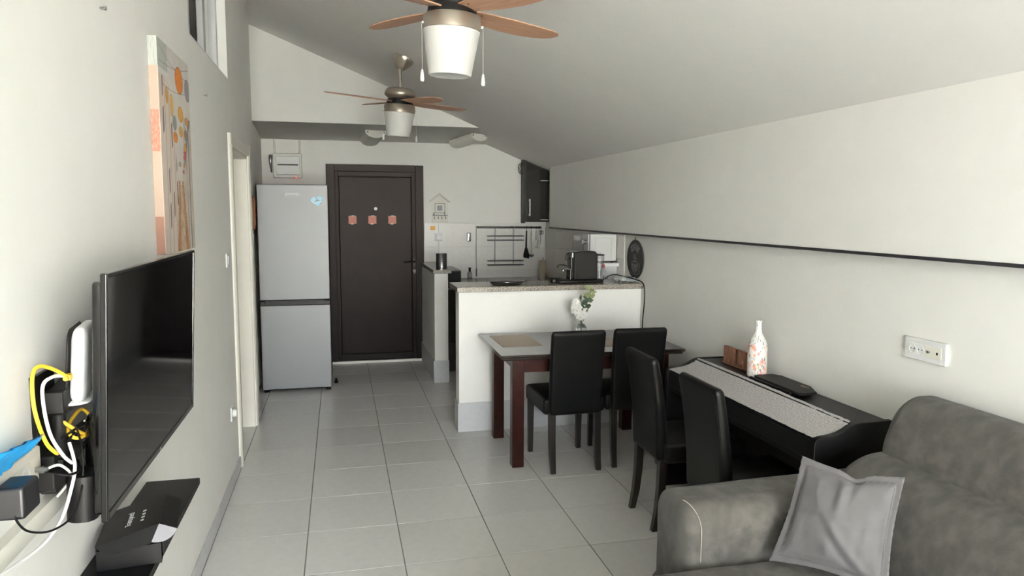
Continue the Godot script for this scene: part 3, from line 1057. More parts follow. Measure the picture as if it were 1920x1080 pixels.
		b.span(Vector3(2.16, hy + 0.001, 0.148), Vector3(2.168, hy + 0.007, 0.162))
		obj("handle", b, K.alu, d2)
	var lp := MB.new()
	for i in 2:
		var pts := []
		for k in 13:
			var a := PI * 0.5 + PI * k / 12.0
			pts.append(Vector3(1.962 + cos(a) * (0.045 - 0.013 * i), 2.09 + sin(a) * (0.062 - 0.01 * i), -7.73 + 0.02 * i))
		lp.tube(pts, 0.004, 6)
	tag(obj("cable_loop", lp, K.black), "black cable loop hanging on the left side of the dark wall cabinet", "cable")
	# small oven seen from its side on a white shelf
	var mo := thing("microwave_oven", "white microwave oven on the shelf behind the coffee machine", "microwave", Vector3(2.0, 1.205, -6.07))
	b = MB.new()
	b.span(Vector3(0.012, 0.012, 0.0), Vector3(0.245, 0.238, 0.43), 0.006)
	obj("body", b, K.microwave, mo)
	b = MB.new()
	var fr := [Vector3(0.06, 0.035, 0.43), Vector3(0.20, 0.035, 0.43), Vector3(0.20, 0.205, 0.43), Vector3(0.06, 0.205, 0.43), Vector3(0.06, 0.035, 0.43)]
	b.tube(fr, 0.006, 8)
	obj("side_rib", b, K.microwave, mo)
	b = MB.new()
	b.span(Vector3(0.0, 0.012, 0.0), Vector3(0.012, 0.238, 0.41), 0.003)
	var md := obj("door", b, K.steel, mo)
	b = MB.new()
	b.span(Vector3(-0.003, 0.03, 0.03), Vector3(0.001, 0.22, 0.30), 0.001)
	obj("window", b, K.glass_dark, md)
	for y in [0.07, 0.17]:
		b = MB.new()
		b.cyl(Vector3(0.0, y, 0.36), Vector3(-0.03, y, 0.36), 0.019, 16)
		obj("knob", b, K.chrome, mo)
	b = MB.new()
	for z in [0.03, 0.40]:
		for x in [0.03, 0.22]:
			b = MB.new()
			b.cyl(Vector3(x, 0.0, z), Vector3(x, 0.013, z), 0.012, 10)
			obj("foot", b, K.black, mo)
	var sh := thing("wall_shelf", "white shelf under the microwave oven on the right kitchen wall", "shelf", Vector3(1.98, 1.175, -6.12))
	b = MB.new()
	b.span(Vector3(0, 0, 0), Vector3(0.27, 0.03, 0.53), 0.004)
	obj("board", b, K.white, sh)
	for z in [0.06, 0.47]:
		b = MB.new()
		b.prism(PackedVector2Array([Vector2(0.27, 0.0), Vector2(0.06, 0.0), Vector2(0.27, -0.16)]), z - 0.008, z + 0.008)
		obj("bracket", b, K.alu, sh)
	# rail with a hanging wire rack and tools
	var zr := ZB + 0.05
	var rl := thing("utensil_rail", "thin dark rail along the top of the kitchen wall tiles", "rail", Vector3(1.46, 1.452, zr))
	b = MB.new()
	b.cyl(Vector3(0, 0, 0), Vector3(0.73, -0.004, 0), 0.011, 10)
	obj("bar", b, K.darksteel, rl)
	for x in [0.01, 0.40, 0.72]:
		b = MB.new()
		b.cyl(Vector3(x, 0, 0), Vector3(x, 0, -0.042), 0.006, 8)
		b.cyl(Vector3(x, 0, -0.042), Vector3(x, 0, -0.036), 0.014, 10)
		obj("bracket", b, K.steel, rl)
	var wr := thing("wire_rack", "two-tier steel wire rack hanging from the kitchen rail", "rack", Vector3(1.77, 1.452, zr))
	for s in [-0.105, 0.105]:
		b = MB.new()
		b.tube(curve([Vector3(s + 0.01, -0.006, -0.011), Vector3(s + 0.012, 0.010, 0.0), Vector3(s + 0.008, -0.004, 0.012), Vector3(s, -0.06, 0.01), Vector3(s, -0.40, 0.0)], 16), 0.0045, 6)
		obj("hanger", b, K.steel, wr)
	for y in [-0.115, -0.385]:
		var t := MB.new()
		for r in [[0.0, 0.0], [-0.045, 0.0]]:
			var yy: float = y + r[0] + 0.02
			var w := 0.19
			t.tube(curve([Vector3(-w, yy, 0.0), Vector3(-w, yy, 0.07), Vector3(-w + 0.02, yy, 0.085), Vector3(w - 0.02, yy, 0.085), Vector3(w, yy, 0.07), Vector3(w, yy, 0.0)], 30), 0.0062, 6)
			t.cyl(Vector3(-w, yy, 0.0), Vector3(w, yy, 0.0), 0.005, 6)
		obj("tier", t, K.darksteel, wr)
	b = MB.new()
	b.cyl(Vector3(0, 0, 0), Vector3(0, -0.50, 0), 0.0025, 6)
	b.cyl(Vector3(0, -0.44, 0), Vector3(0, -0.53, 0), 0.008, 8)
	var cd := obj("pull_cord", b, K.grey)
	cd.position = Vector3(1.462, 1.44, zr - 0.03)
	tag(cd, "thin grey cord hanging straight down the wall tiles left of the wire rack", "cord")
	# tools on the rail
	var hooks := [2.02, 2.078, 2.132, 2.162, 2.186]
	var tools := [["spatula", "black slotted spatula hanging at the left end of the kitchen tools", "spatula"], ["ladle", "long steel ladle hanging beside the black spatula", "ladle"], ["whisk", "steel wire whisk hanging among the kitchen tools", "whisk"], ["serving_fork", "steel serving fork hanging right of the whisk", "fork"], ["scissors", "black-handled scissors hanging last on the kitchen rail", "scissors"]]
	for i in 5:
		var u := thing(tools[i][0], tools[i][1], tools[i][2], Vector3(hooks[i], 1.452, zr + 0.012), 0.0, "")
		b = MB.new()
		b.tube(curve([Vector3(0, -0.004, -0.022), Vector3(0, 0.011, -0.010), Vector3(0, -0.004, 0.002), Vector3(0, -0.03, 0.006), Vector3(0, -0.04, 0.0)], 12), 0.0025, 6)
		obj("hook", b, K.black, u)
		b = MB.new()
		match i:
			0:
				b.tube([Vector3(0, -0.04, 0), Vector3(-0.004, -0.24, 0)], [0.008, 0.011], 8)
				obj("handle", b, K.black, u)
				b = MB.new()
				b.prism(PackedVector2Array([Vector2(-0.018, -0.23), Vector2(0.010, -0.23), Vector2(0.032, -0.31), Vector2(0.030, -0.345), Vector2(-0.034, -0.335), Vector2(-0.036, -0.30)]), -0.004, 0.004, 0.001)
				obj("head", b, K.black, u)
			1:
				b.tube([Vector3(0, -0.04, 0), Vector3(0, -0.29, 0)], 0.006, 8)
				obj("handle", b, K.steel, u)
				b = MB.new()
				b.lathe([Vector2(0.0, -0.335), Vector2(0.022, -0.325), Vector2(0.030, -0.30), Vector2(0.027, -0.30), Vector2(0.019, -0.322), Vector2(0, -0.33)], 16)
				obj("bowl", b, K.steel, u)
			2:
				b.tube([Vector3(0, -0.04, 0), Vector3(0, -0.13, 0)], 0.007, 8)
				obj("handle", b, K.steel, u)
				for k in 4:
					var a := PI * k / 4.0
					var loop := MB.new()
					var q := []
					for m in 13:
						var tt := PI * m / 12.0
						var r := 0.026 * sin(tt) * (1.0 if m < 7 else 1.0)
						q.append(Vector3(cos(a) * r, -0.13 - 0.10 * (1.0 - cos(tt)) * 0.5, sin(a) * r))
					loop.tube(q, 0.0013, 5)
					q = []
					for m in 13:
						var tt := PI * m / 12.0
						var r := -0.026 * sin(tt)
						q.append(Vector3(cos(a) * r, -0.13 - 0.10 * (1.0 - cos(tt)) * 0.5, sin(a) * r))
					loop.tube(q, 0.0013, 5)
					obj("wire", loop, K.chrome, u)
			3:
				b.tube([Vector3(0, -0.04, 0), Vector3(0, -0.17, 0)], 0.005, 8)
				obj("handle", b, K.steel, u)
				for s in [-0.01, 0.01]:
					b = MB.new()
					b.tube(curve([Vector3(0, -0.165, 0), Vector3(s, -0.18, 0), Vector3(s, -0.24, 0.004)], 8), 0.003, 6)
					obj("tine", b, K.steel, u)
			4:
				for s in [-1.0, 1.0]:
					var lp2 := []
					for k in 13:
						var a := TAU * k / 12.0
						lp2.append(Vector3(s * 0.013 + cos(a) * 0.011, -0.06 + sin(a) * 0.02, 0))
					b.tube(lp2, 0.0035, 6)
				obj("handle", b, K.black, u)
				b = MB.new()
				b.prism(PackedVector2Array([Vector2(-0.009, -0.08), Vector2(0.009, -0.08), Vector2(0.004, -0.19), Vector2(-0.004, -0.19)]), -0.002, 0.002)
				obj("blade", b, K.steel, u)
	# soap dispenser, light switch, sticker
	b = MB.new()
	b.soft(Vector3(0, 0, 0.032), Vector3(0.048, 0.10, 0.045), 0.014, 4)
	var so := thing("soap_dispenser", "small chrome dispenser fixed to the kitchen wall tiles", "dispenser", Vector3(1.375, 1.345, ZB + 0.008))
	obj("case", b, K.chrome, so)
	b = MB.new()
	b.span(Vector3(-0.018, -0.045, 0.0), Vector3(0.018, 0.045, 0.012), 0.002)
	obj("wall_plate", b, K.white, so)
	wall_plate("light_switch", "white light switch on the kitchen tiles below the yellow sticker", Vector3(1.05, 1.345, ZB + 0.008), 0.0, 0.082, 0.082, 1)
	b = MB.new()
	b.span(Vector3(-0.026, -0.020, 0), Vector3(0.026, 0.020, 0.0015))
	var st := obj("sticker", b, K.amber)
	st.position = Vector3(0.987, 1.443, ZB + 0.009)
	tag(st, "small yellow sticker on the wall tile under the house-shaped key rack", "sticker")
	# house-shaped key rack
	var hr := thing("key_rack", "white house-shaped key rack on the wall right of the entrance door", "key rack", Vector3(1.065, 1.505, ZB))
	b = MB.new()
	b.prism(PackedVector2Array([Vector2(-0.085, 0), Vector2(0.085, 0), Vector2(0.085, 0.225), Vector2(0, 0.295), Vector2(-0.085, 0.225)]), 0.0, 0.012, 0.001)
	obj("board", b, K.offwhite, hr)
	for s in [-1.0, 1.0]:
		b = MB.new()
		b.xf = Transform3D(Basis(Vector3.BACK, -s * 0.66), Vector3(s * 0.055, 0.262, 0.012))
		b.box(Vector3.ZERO, Vector3(0.145, 0.014, 0.028), 0.002)
		obj("roof_batten", b, K.offwhite, hr)
	b = MB.new()
	for q in [[-0.055, 0.10, -0.05, 0.205], [0.05, 0.10, 0.055, 0.205], [-0.055, 0.10, 0.055, 0.105], [-0.055, 0.20, 0.055, 0.205]]:
		b.span(Vector3(q[0], q[1], 0.012), Vector3(q[2], q[3], 0.017))
	obj("frame", b, K.grey, hr)
	b = MB.new()
	b.span(Vector3(-0.03, 0.125, 0.012), Vector3(0.025, 0.18, 0.014))
	obj("picture", b, mat(Color(0.55, 0.56, 0.55), 0.6), hr)
	b = MB.new()
	b.span(Vector3(-0.08, 0.072, 0.012), Vector3(0.08, 0.080, 0.04), 0.002)
	obj("shelf", b, K.grey, hr)
	for i in 4:
		var x := -0.06 + 0.04 * i
		b = MB.new()
		b.tube(curve([Vector3(x, 0.066, 0.014), Vector3(x, 0.045, 0.018), Vector3(x, 0.038, 0.03), Vector3(x, 0.05, 0.036)], 10), 0.0025, 6)
		obj("hook", b, K.black, hr)
	b = MB.new()
	b.tube([Vector3(-0.068, 0.080, 0.03), Vector3(-0.068, 0.105, 0.03)], [0.006, 0.003], 6)
	obj("figure", b, K.charcoal, hr)
	b = MB.new()
	b.tube([Vector3(0.05, 0.080, 0.03), Vector3(0.05, 0.125, 0.03)], [0.005, 0.002], 6)
	obj("figure", b, K.charcoal, hr)
	# meter box over the refrigerator, with its conduits
	var eb := thing("breaker_box", "white electric breaker box on the wall above the refrigerator", "breaker box", Vector3(-0.49, 1.955, ZB))
	b = MB.new()
	b.span(Vector3(-0.145, 0.0, 0), Vector3(0.135, 0.245, 0.075), 0.006)
	obj("case", b, K.offwhite, eb)
	b = MB.new()
	b.span(Vector3(-0.115, 0.03, 0.074), Vector3(0.115, 0.215, 0.084), 0.005)
	var lid := obj("lid", b, K.white, eb)
	b = MB.new()
	b.span(Vector3(-0.10, 0.125, 0.083), Vector3(0.10, 0.138, 0.087), 0.001)
	obj("slot", b, K.charcoal, lid)
	b = MB.new()
	b.span(Vector3(0.070, -0.004, 0.070), Vector3(0.085, 0.006, 0.083), 0.002)
	obj("indicator_light", b, K.led, eb)
	b = MB.new()
	b.cyl(Vector3(-0.13, 0.245, 0.012), Vector3(-0.13, 0.40, 0.012), 0.010, 10)
	obj("conduit", b, K.offwhite, eb)
	b = MB.new()
	b.cyl(Vector3(0.115, 0.245, 0.012), Vector3(0.115, 0.40, 0.012), 0.010, 10)
	obj("conduit", b, K.offwhite, eb)
	b = MB.new()
	b.tube(curve([Vector3(-0.152, 0.20, 0.09), Vector3(-0.152, 0.17, 0.11), Vector3(-0.152, 0.10, 0.10), Vector3(-0.152, 0.04, 0.03)], 14), [0.016, 0.018, 0.018, 0.018, 0.017, 0.016, 0.015, 0.013, 0.012, 0.010, 0.009, 0.009, 0.008], 10)
	var mk := obj("flashlight", b, K.steel)
	mk.position = eb.position + Vector3(-0.012, 0.02, 0.0)
	tag(mk, "steel flashlight hanging at the left side of the breaker box", "flashlight")
	# canister on the end wall, things on the back worktop
	var cn := thing("utensil_canister", "perforated steel canister on the short granite worktop", "canister", Vector3(0.965, 1.08, -6.98))
	b = MB.new()
	b.lathe([Vector2(0, 0.0), Vector2(0.05, 0.0), Vector2(0.053, 0.004), Vector2(0.053, 0.13), Vector2(0.055, 0.133), Vector2(0.053, 0.136), Vector2(0.050, 0.132), Vector2(0.050, 0.01), Vector2(0, 0.008)], 28)
	obj("can", b, K.steel, cn)
	b = MB.new()
	for r in 6:
		for k in 5:
			var a := PI * 0.5 - 0.25 + k * 0.12
			var p := Vector3(cos(a) * 0.0528, 0.025 + r * 0.018, sin(a) * 0.0528)
			b.cyl(p, p * Vector3(1.008, 1, 1.008), 0.0028, 6)
	obj("perforation", b, K.black, cn)
	var db := thing("dish_soap_bottle", "small dark bottle with a black pump on the back worktop", "bottle", Vector3(1.345, 0.895, -7.55))
	b = MB.new()
	b.lathe([Vector2(0, 0), Vector2(0.026, 0), Vector2(0.028, 0.004), Vector2(0.028, 0.07), Vector2(0.02, 0.09), Vector2(0.010, 0.095), Vector2(0, 0.095)], 16)
	obj("body", b, K.smoke, db)
	b = MB.new()
	b.cyl(Vector3(0, 0.093, 0), Vector3(0, 0.125, 0), 0.012, 12)
	b.cyl(Vector3(0, 0.125, 0), Vector3(0, 0.135, 0), 0.016, 12)
	b.span(Vector3(-0.006, 0.122, 0), Vector3(0.006, 0.132, 0.04), 0.003)
	obj("pump", b, K.black, db)
	var pt := thing("paper_towel_holder", "beige paper roll standing upright in the corner of the kitchen worktop", "paper roll", Vector3(2.14, 0.895, -7.5))
	b = MB.new()
	b.lathe([Vector2(0, 0.008), Vector2(0.036, 0.008), Vector2(0.037, 0.012), Vector2(0.037, 0.20), Vector2(0.036, 0.204), Vector2(0, 0.204)], 20)
	obj("roll", b, mottled(Color(0.72, 0.68, 0.60), Color(0.62, 0.57, 0.49), 0.09, 91, 14.0, 0.8, 0.0, 0.2, 2.5), pt)
	b = MB.new()
	b.lathe([Vector2(0, 0), Vector2(0.06, 0), Vector2(0.06, 0.008), Vector2(0, 0.008)], 20)
	obj("stand", b, K.steel, pt)
	b = MB.new()
	b.cyl(Vector3(0, 0.204, 0), Vector3(0, 0.235, 0), 0.006, 8)
	obj("rod", b, K.steel, pt)

# a plate with rockers or sockets; its face looks along +z turned by turn
func wall_plate(called: String, label: String, at: Vector3, turn: float, w: float, h: float, rockers: int) -> Node3D:
	var p := thing(called, label, "switch", at, turn, "")
	var b := MB.new()
	b.box(Vector3(0, 0, 0.005), Vector3(w, h, 0.010), 0.003)
	obj("plate", b, K.white, p)
	for i in rockers:
		b = MB.new()
		var ww := w * 0.62 / rockers
		var x := (i - (rockers - 1) * 0.5) * ww
		b.xf = Transform3D(Basis(Vector3.RIGHT, 0.06), Vector3(x, 0, 0.011))
		b.box(Vector3.ZERO, Vector3(ww - 0.002, h * 0.62, 0.007), 0.002)
		obj("rocker", b, K.white, p)
	return p

func make_chair() -> Node3D:
	# faces -z; origin on the floor under the seat
	var c := thing("dining_chair", "", "chair", Vector3.ZERO, 0.0, "black upholstered dining chairs")
	var b := MB.new()
	b.soft(Vector3(0, 0.415, -0.02), Vector3(0.405, 0.105, 0.43), Vector3(0.022, 0.022, 0.022), 4, 6, func(p):
		var k: float = (1.0 - pow(p.x / 0.2, 2.0)) * (1.0 - pow(p.z / 0.22, 2.0))
		return p + Vector3(0, 0.012 * maxf(k, 0.0) if p.y > 0.03 else 0.0, 0))
	obj("seat", b, K.leather, c)
	b = MB.new()
	b.soft(Vector3(0, 0.632, 0.215), Vector3(0.352, 0.54, 0.058), Vector3(0.02, 0.03, 0.026), 4, 8, func(p):
		var t: float = (p.y + 0.27) / 0.54
		var w: float = lerpf(0.96, 1.0, t)
		return Vector3(p.x * w, p.y, p.z * lerpf(1.12, 0.86, t) - 0.016 + 0.012 * t + 0.050 * t * t))
	obj("backrest", b, K.leather, c)
	b = MB.new()
	for s in [-1.0, 1.0]:
		var pts := []
		for i in 13:
			var t := i / 12.0
			pts.append(Vector3(s * (0.176 * lerpf(0.96, 1.0, t) - 0.011), 0.375 + 0.50 * t, 0.236 - 0.016 + 0.012 * t + 0.050 * t * t + 0.001))
		b.tube(pts, 0.0016, 5)
	obj("seam", b, K.leather, c)
	for s in [-1.0, 1.0]:
		b = MB.new()
		leg(b, [Vector3(s * 0.150, 0.38, 0.195), Vector3(s * 0.150, 0.22, 0.200), Vector3(s * 0.150, 0.10, 0.212), Vector3(s * 0.150, 0.0, 0.232)], [0.040, 0.038, 0.035, 0.030])
		obj("leg", b, K.darkleg, c)
		b = MB.new()
		leg(b, [Vector3(s * 0.172, 0.38, -0.205), Vector3(s * 0.172, 0.0, -0.210)], [0.038, 0.030])
		obj("leg", b, K.darkleg, c)
	return c

# a square leg through the points, of those widths
func leg(b: MB, pts: Array, w: Array) -> void:
	for i in pts.size() - 1:
		var p: Vector3 = pts[i]
		var q: Vector3 = pts[i + 1]
		var h0: float = w[i] * 0.5
		var h1: float = w[i + 1] * 0.5
		for k in 4:
			var a := PI * 0.5 * k
			var N := Vector3(cos(a), 0, sin(a))
			var S := Vector3(-sin(a), 0, cos(a))
			b.quad(p + N * h0 - S * h0, p + N * h0 + S * h0, q + N * h1 + S * h1, q + N * h1 - S * h1, N)
	var e: Vector3 = pts[pts.size() - 1]
	var he: float = w[w.size() - 1] * 0.5
	b.quad(e + Vector3(-he, 0, -he), e + Vector3(he, 0, -he), e + Vector3(he, 0, he), e + Vector3(-he, 0, he), Vector3.DOWN)

func build_dining() -> void:
	var t := thing("dining_table", "dark wooden dining table against the white half wall", "table", Vector3(1.575, 0, -4.66), deg_to_rad(-0.8))
	var b := MB.new()
	var hx := 0.615
	var hz := 0.41
	b.span(Vector3(-hx + 0.012, 0.706, -hz + 0.012), Vector3(hx - 0.012, 0.722, hz - 0.012), 0.006)
	b.span(Vector3(-hx, 0.720, -hz), Vector3(hx, 0.741, hz), 0.006)
	obj("tabletop", b, K.tabletop, t)
	b = MB.new()
	for s in [-1.0, 1.0]:
		b.span(Vector3(-hx + 0.14, 0.615, s * (hz - 0.085) - 0.011), Vector3(hx - 0.14, 0.706, s * (hz - 0.085) + 0.011), 0.002)
		b.span(Vector3(s * (hx - 0.125) - 0.011, 0.615, -hz + 0.12), Vector3(s * (hx - 0.125) + 0.011, 0.706, hz - 0.12), 0.002)
	obj("apron", b, K.mahogany, t)
	for sx in [-1.0, 1.0]:
		for sz in [-1.0, 1.0]:
			b = MB.new()
			b.box(Vector3(sx * (hx - 0.125), 0.353, sz * (hz - 0.105)), Vector3(0.076, 0.706, 0.076), 0.004)
			obj("leg", b, K.mahogany, t)
	var c := make_chair()
	c.position = Vector3(1.414, 0, -4.41)
	c.rotation.y = deg_to_rad(1.0)
	c.set_meta("label", "black upholstered chair at the dining table, back to the camera, nearer the doorway side")
	copy_of(c, Vector3(1.842, 0, -4.43), deg_to_rad(-2.0), "black upholstered chair at the dining table, in the corner nearer the right wall")
	copy_of(c, Vector3(1.775, 0, -3.43), deg_to_rad(-91.0), "black upholstered chair at the piano, the one nearer the dining table")
	copy_of(c, Vector3(1.775, 0, -2.80), deg_to_rad(-91.0), "black upholstered chair at the piano, the one nearer the sofa arm")
	for s in [[Vector3(1.165, 0.7412, -4.77), 0.27, 0.45, "tan placemat on the left end of the dining table"], [Vector3(1.69, 0.7412, -4.56), 0.36, 0.27, "tan placemat on the dining table between the two chair backs"]]:
		b = MB.new()
		b.box(Vector3(0, 0.001, 0), Vector3(s[1], 0.002, s[2]), 0.0008)
		var m := obj("placemat", b, K.cork)
		m.position = s[0]
		tag(m, s[3], "placemat", "tan placemats")
	# glass vase with white flowers and greenery
	var vp := Vector3(1.69, 0.7415, -4.90)
	var v := thing("bud_vase", "small round glass vase on the dining table by the half wall", "vase", vp)
	b = MB.new()
	var prof := [Vector2(0, 0.0), Vector2(0.022, 0.0)]
	for i in 9:
		var a := -PI * 0.38 + PI * 0.80 * i / 8.0
		prof.append(Vector2(cos(a) * 0.040, 0.042 + sin(a) * 0.042))
	prof.append_array([Vector2(0.012, 0.096), Vector2(0.022, 0.108), Vector2(0.024, 0.112), Vector2(0.0, 0.111)])
	b.lathe(prof, 24)
	obj("body", b, K.solidglass, v)
	var fw := thing("flower_sprig", "white blossom sprig with green leaves standing in the small glass vase", "flowers", vp + Vector3(0, 0.02, 0))
	var r2 := RandomNumberGenerator.new()
	r2.seed = 5
	var stems := [[Vector3(0, 0, 0), Vector3(0.0, 0.09, 0), Vector3(0.02, 0.16, 0), Vector3(0.055, 0.235, 0.0), Vector3(0.072, 0.31, 0.0)], [Vector3(0, 0, 0), Vector3(0, 0.09, 0), Vector3(0.01, 0.15, 0.01), Vector3(0.0, 0.20, 0.01), Vector3(-0.012, 0.245, 0.01)], [Vector3(0, 0, 0), Vector3(0, 0.09, 0.0), Vector3(-0.02, 0.13, 0.01), Vector3(-0.04, 0.165, 0.015), Vector3(-0.055, 0.20, 0.02)]]
	for s in stems:
		b = MB.new()
		b.tube(curve(s, 16), 0.0022, 6)
		obj("stem", b, K.leaf, fw)
	var lf := func(base: Vector3, dir: Vector3, len: float, wid: float, m: Material) -> void:
		var q := MB.new()
		var d := dir.normalized()
		var side := d.cross(Vector3(0.2, 0.3, 1.0)).normalized()
		var nn := side.cross(d).normalized()
		var P := []
		var T := []
		for i in 6:
			var t2 := i / 5.0
			var w := wid * sin(PI * pow(t2, 0.75)) + 0.0005
			var mid := base + d * len * t2 + nn * (0.012 * t2 * t2)
			P.append_array([mid - side * w + nn * w * 0.25, mid, mid + side * w + nn * w * 0.25])
		for i in 5:
			for j in 2:
				var o := i * 3 + j
				T.append([o, o + 1, o + 4])
				T.append([o, o + 4, o + 3])
		q.mesh_of(P, T)
		obj("leaf", q, m, fw)
	var st := curve(stems[0], 20)
	for i in range(8, st.size()):
		for k in 3:
			var a := r2.randf() * TAU
			var far := float(i) / st.size()
			lf.call(st[i], Vector3(cos(a), r2.randf_range(-0.2, 0.6), sin(a) * 0.8), r2.randf_range(0.036, 0.056), r2.randf_range(0.012, 0.018), K.leaf_pale if far > 0.72 else K.leaf)
	st = curve(stems[1], 12)
	for i in range(5, st.size()):
		var a := r2.randf() * TAU
		lf.call(st[i], Vector3(cos(a), 0.7, sin(a)), 0.03, 0.008, K.leaf)
	for s in [Vector3(-0.055, 0.20, 0.02), Vector3(-0.045, 0.155, 0.03), Vector3(-0.015, 0.135, 0.03), Vector3(0.008, 0.125, 0.03), Vector3(-0.03, 0.18, 0.03), Vector3(-0.065, 0.165, 0.02), Vector3(-0.05, 0.225, 0.02), Vector3(0.02, 0.15, 0.025), Vector3(-0.02, 0.115, 0.035)]:
		var fl2 := MB.new()
		fl2.lathe([Vector2(0, -0.004), Vector2(0.004, 0), Vector2(0, 0.005)], 8, s)
		var fo := obj("flower", fl2, K.leaf_pale, fw)
		for k in 6:
			var a := TAU * k / 6.0 + r2.randf() * 0.3
			var q := MB.new()
			var d := Vector3(cos(a), sin(a), r2.randf_range(-0.1, 0.8)).normalized()
			var side := d.cross(Vector3.BACK).normalized()
			var P := []
			var T := []
			for i in 4:
				var t2 := i / 3.0
				var w := 0.011 * sin(PI * pow(clampf(t2 * 0.9, 0, 1), 0.8)) + 0.001
				var mid: Vector3 = s + d * 0.030 * t2 - Vector3(0, 0, 0.006) * t2 * t2
				P.append_array([mid - side * w, mid + side * w])
			for i in 3:
				T.append([i * 2, i * 2 + 1, i * 2 + 3])
				T.append([i * 2, i * 2 + 3, i * 2 + 2])
			q.mesh_of(P, T)
			obj("petal", q, K.petal, fo)

func build_piano() -> void:
	var p := thing("digital_piano", "black digital piano along the right wall between table and sofa", "piano", Vector3(0, 0, 0))
	var z0 := -3.86
	var z1 := -2.475
	var side := PackedVector2Array([Vector2(2.225, 0.0), Vector2(2.225, 0.768), Vector2(2.07, 0.768), Vector2(2.045, 0.765), Vector2(2.02, 0.756), Vector2(1.995, 0.742), Vector2(1.965, 0.728), Vector2(1.93, 0.721), Vector2(1.885, 0.718), Vector2(1.870, 0.714), Vector2(1.860, 0.705), Vector2(1.856, 0.690), Vector2(1.858, 0.0)])
	for s in [[z0, z0 + 0.03], [z1 - 0.03, z1]]:
		var b := MB.new()
		b.prism(side, s[0], s[1], 0.004)
		obj("end_panel", b, K.piano, p)
	var b := MB.new()
	b.span(Vector3(2.035, 0.745, z0 + 0.03), Vector3(2.222, 0.763, z1 - 0.03), 0.003)
	obj("top_board", b, K.piano, p)
	b = MB.new()
	b.prism(PackedVector2Array([Vector2(1.874, 0.692), Vector2(1.874, 0.700), Vector2(1.880, 0.706), Vector2(1.96, 0.714), Vector2(2.036, 0.742), Vector2(2.036, 0.70)]), z0 + 0.031, z1 - 0.031, 0.001)
	obj("key_cover", b, K.piano, p)
	b = MB.new()
	b.span(Vector3(1.866, 0.612, z0 + 0.03), Vector3(1.884, 0.693, z1 - 0.03), 0.004)
	obj("front_rail", b, K.piano, p)
	b = MB.new()
	b.span(Vector3(1.872, 0.585, z0 + 0.03), Vector3(2.2, 0.614, z1 - 0.03), 0.004)
	obj("key_bed", b, K.charcoal, p)
	b = MB.new()
	b.span(Vector3(2.195, 0.06, z0 + 0.03), Vector3(2.212, 0.745, z1 - 0.03), 0.002)
	obj("back_panel", b, K.piano, p)
	b = MB.new()
	b.span(Vector3(2.02, 0.05, z0 + 0.03), Vector3(2.09, 0.20, z1 - 0.03), 0.006)
	var pb := obj("pedal_board", b, K.piano, p)
	for i in 3:
		b = MB.new()
		b.soft(Vector3(1.985, 0.075, -3.24 + 0.07 * i), Vector3(0.09, 0.012, 0.026), 0.006, 3)
		obj("pedal", b, K.gold, pb)
	# folded music stand lying on the top board
	var ms := thing("music_stand", "folded black music stand lying on top of the piano", "music stand", Vector3(0, 0.764, 0))
	b = MB.new()
	b.xf = Transform3D(Basis(Vector3.RIGHT, PI / 2), Vector3.ZERO)
	b.prism(PackedVector2Array([Vector2(2.075, -3.27), Vector2(2.075, -2.90), Vector2(2.09, -2.885), Vector2(2.17, -2.895), Vector2(2.215, -3.0), Vector2(2.215, -3.24), Vector2(2.19, -3.285), Vector2(2.09, -3.285)]), -0.024, -0.012, 0.003)
	var pl := obj("plate", b, K.charcoal, ms)
	b = MB.new()
	b.span(Vector3(2.062, 0.0, -3.30), Vector3(2.078, 0.015, -2.955), 0.003)
	obj("ledge", b, K.charcoal, ms)
	b = MB.new()
	b.span(Vector3(2.12, 0.0, -3.22), Vector3(2.16, 0.013, -3.16), 0.002)
	b.span(Vector3(2.12, 0.0, -3.0), Vector3(2.16, 0.013, -2.94), 0.002)
	obj("hinge", b, K.black, ms)
	b = MB.new()
	b.span(Vector3(2.180, 0.0238, -3.03), Vector3(2.186, 0.0244, -2.97))
	b.span(Vector3(2.168, 0.0238, -3.02), Vector3(2.172, 0.0244, -2.98))
	obj("emblem", b, K.gold, pl)
	# table runner over the key cover
	b = MB.new()
	var prof := [Vector2(1.868, 0.7075), Vector2(1.90, 0.7125), Vector2(1.95, 0.7185), Vector2(1.99, 0.7300), Vector2(2.030, 0.7460), Vector2(2.034, 0.7535), Vector2(2.055, 0.7665)]
	var P := []
	var T := []
	var nz := 70
	var rz := noise(6.0, 11, 2)
	for i in nz + 1:
		var z := lerpf(z0 + 0.033, z1 - 0.034, float(i) / nz)
		for side2 in 2:
			for j in prof.size():
				var q: Vector2 = prof[j]
				var wv := 0.0015 * rz.get_noise_2d(z, j * 0.3)
				var fray := 0.005 * rz.get_noise_2d(z * 4.0, 9.0) if (j == 0 or j == prof.size() - 1) else 0.0
				P.append(Vector3(q.x + fray - (0.012 * smoothstep(0.3, 1.0, float(i) / nz) if j == prof.size() - 1 else 0.0), q.y + 0.0018 + wv + (0.0025 if side2 == 0 else 0.0), z))
	var m := prof.size()
	for i in nz:
		for j in m - 1:
			var a := i * m * 2 + j
			var c := (i + 1) * m * 2 + j
			T.append([a, c, c + 1])
			T.append([a, c + 1, a + 1])
			T.append([a + m, c + m + 1, c + m])
			T.append([a + m, a + m + 1, c + m + 1])
		var e0 := i * m * 2
		var e1 := (i + 1) * m * 2
		T.append([e0, e0 + m, e1 + m])
		T.append([e0, e1 + m, e1])
		T.append([e0 + m - 1, e1 + 2 * m - 1, e0 + 2 * m - 1])
		T.append([e0 + m - 1, e1 + m - 1, e1 + 2 * m - 1])
	b.mesh_of(P, T)
	K.runner.uv1_scale = Vector3(4.0, 4.0, 1)
	tag(obj("table_runner", b, K.runner), "silver grey woven runner laid along the closed piano lid", "runner")
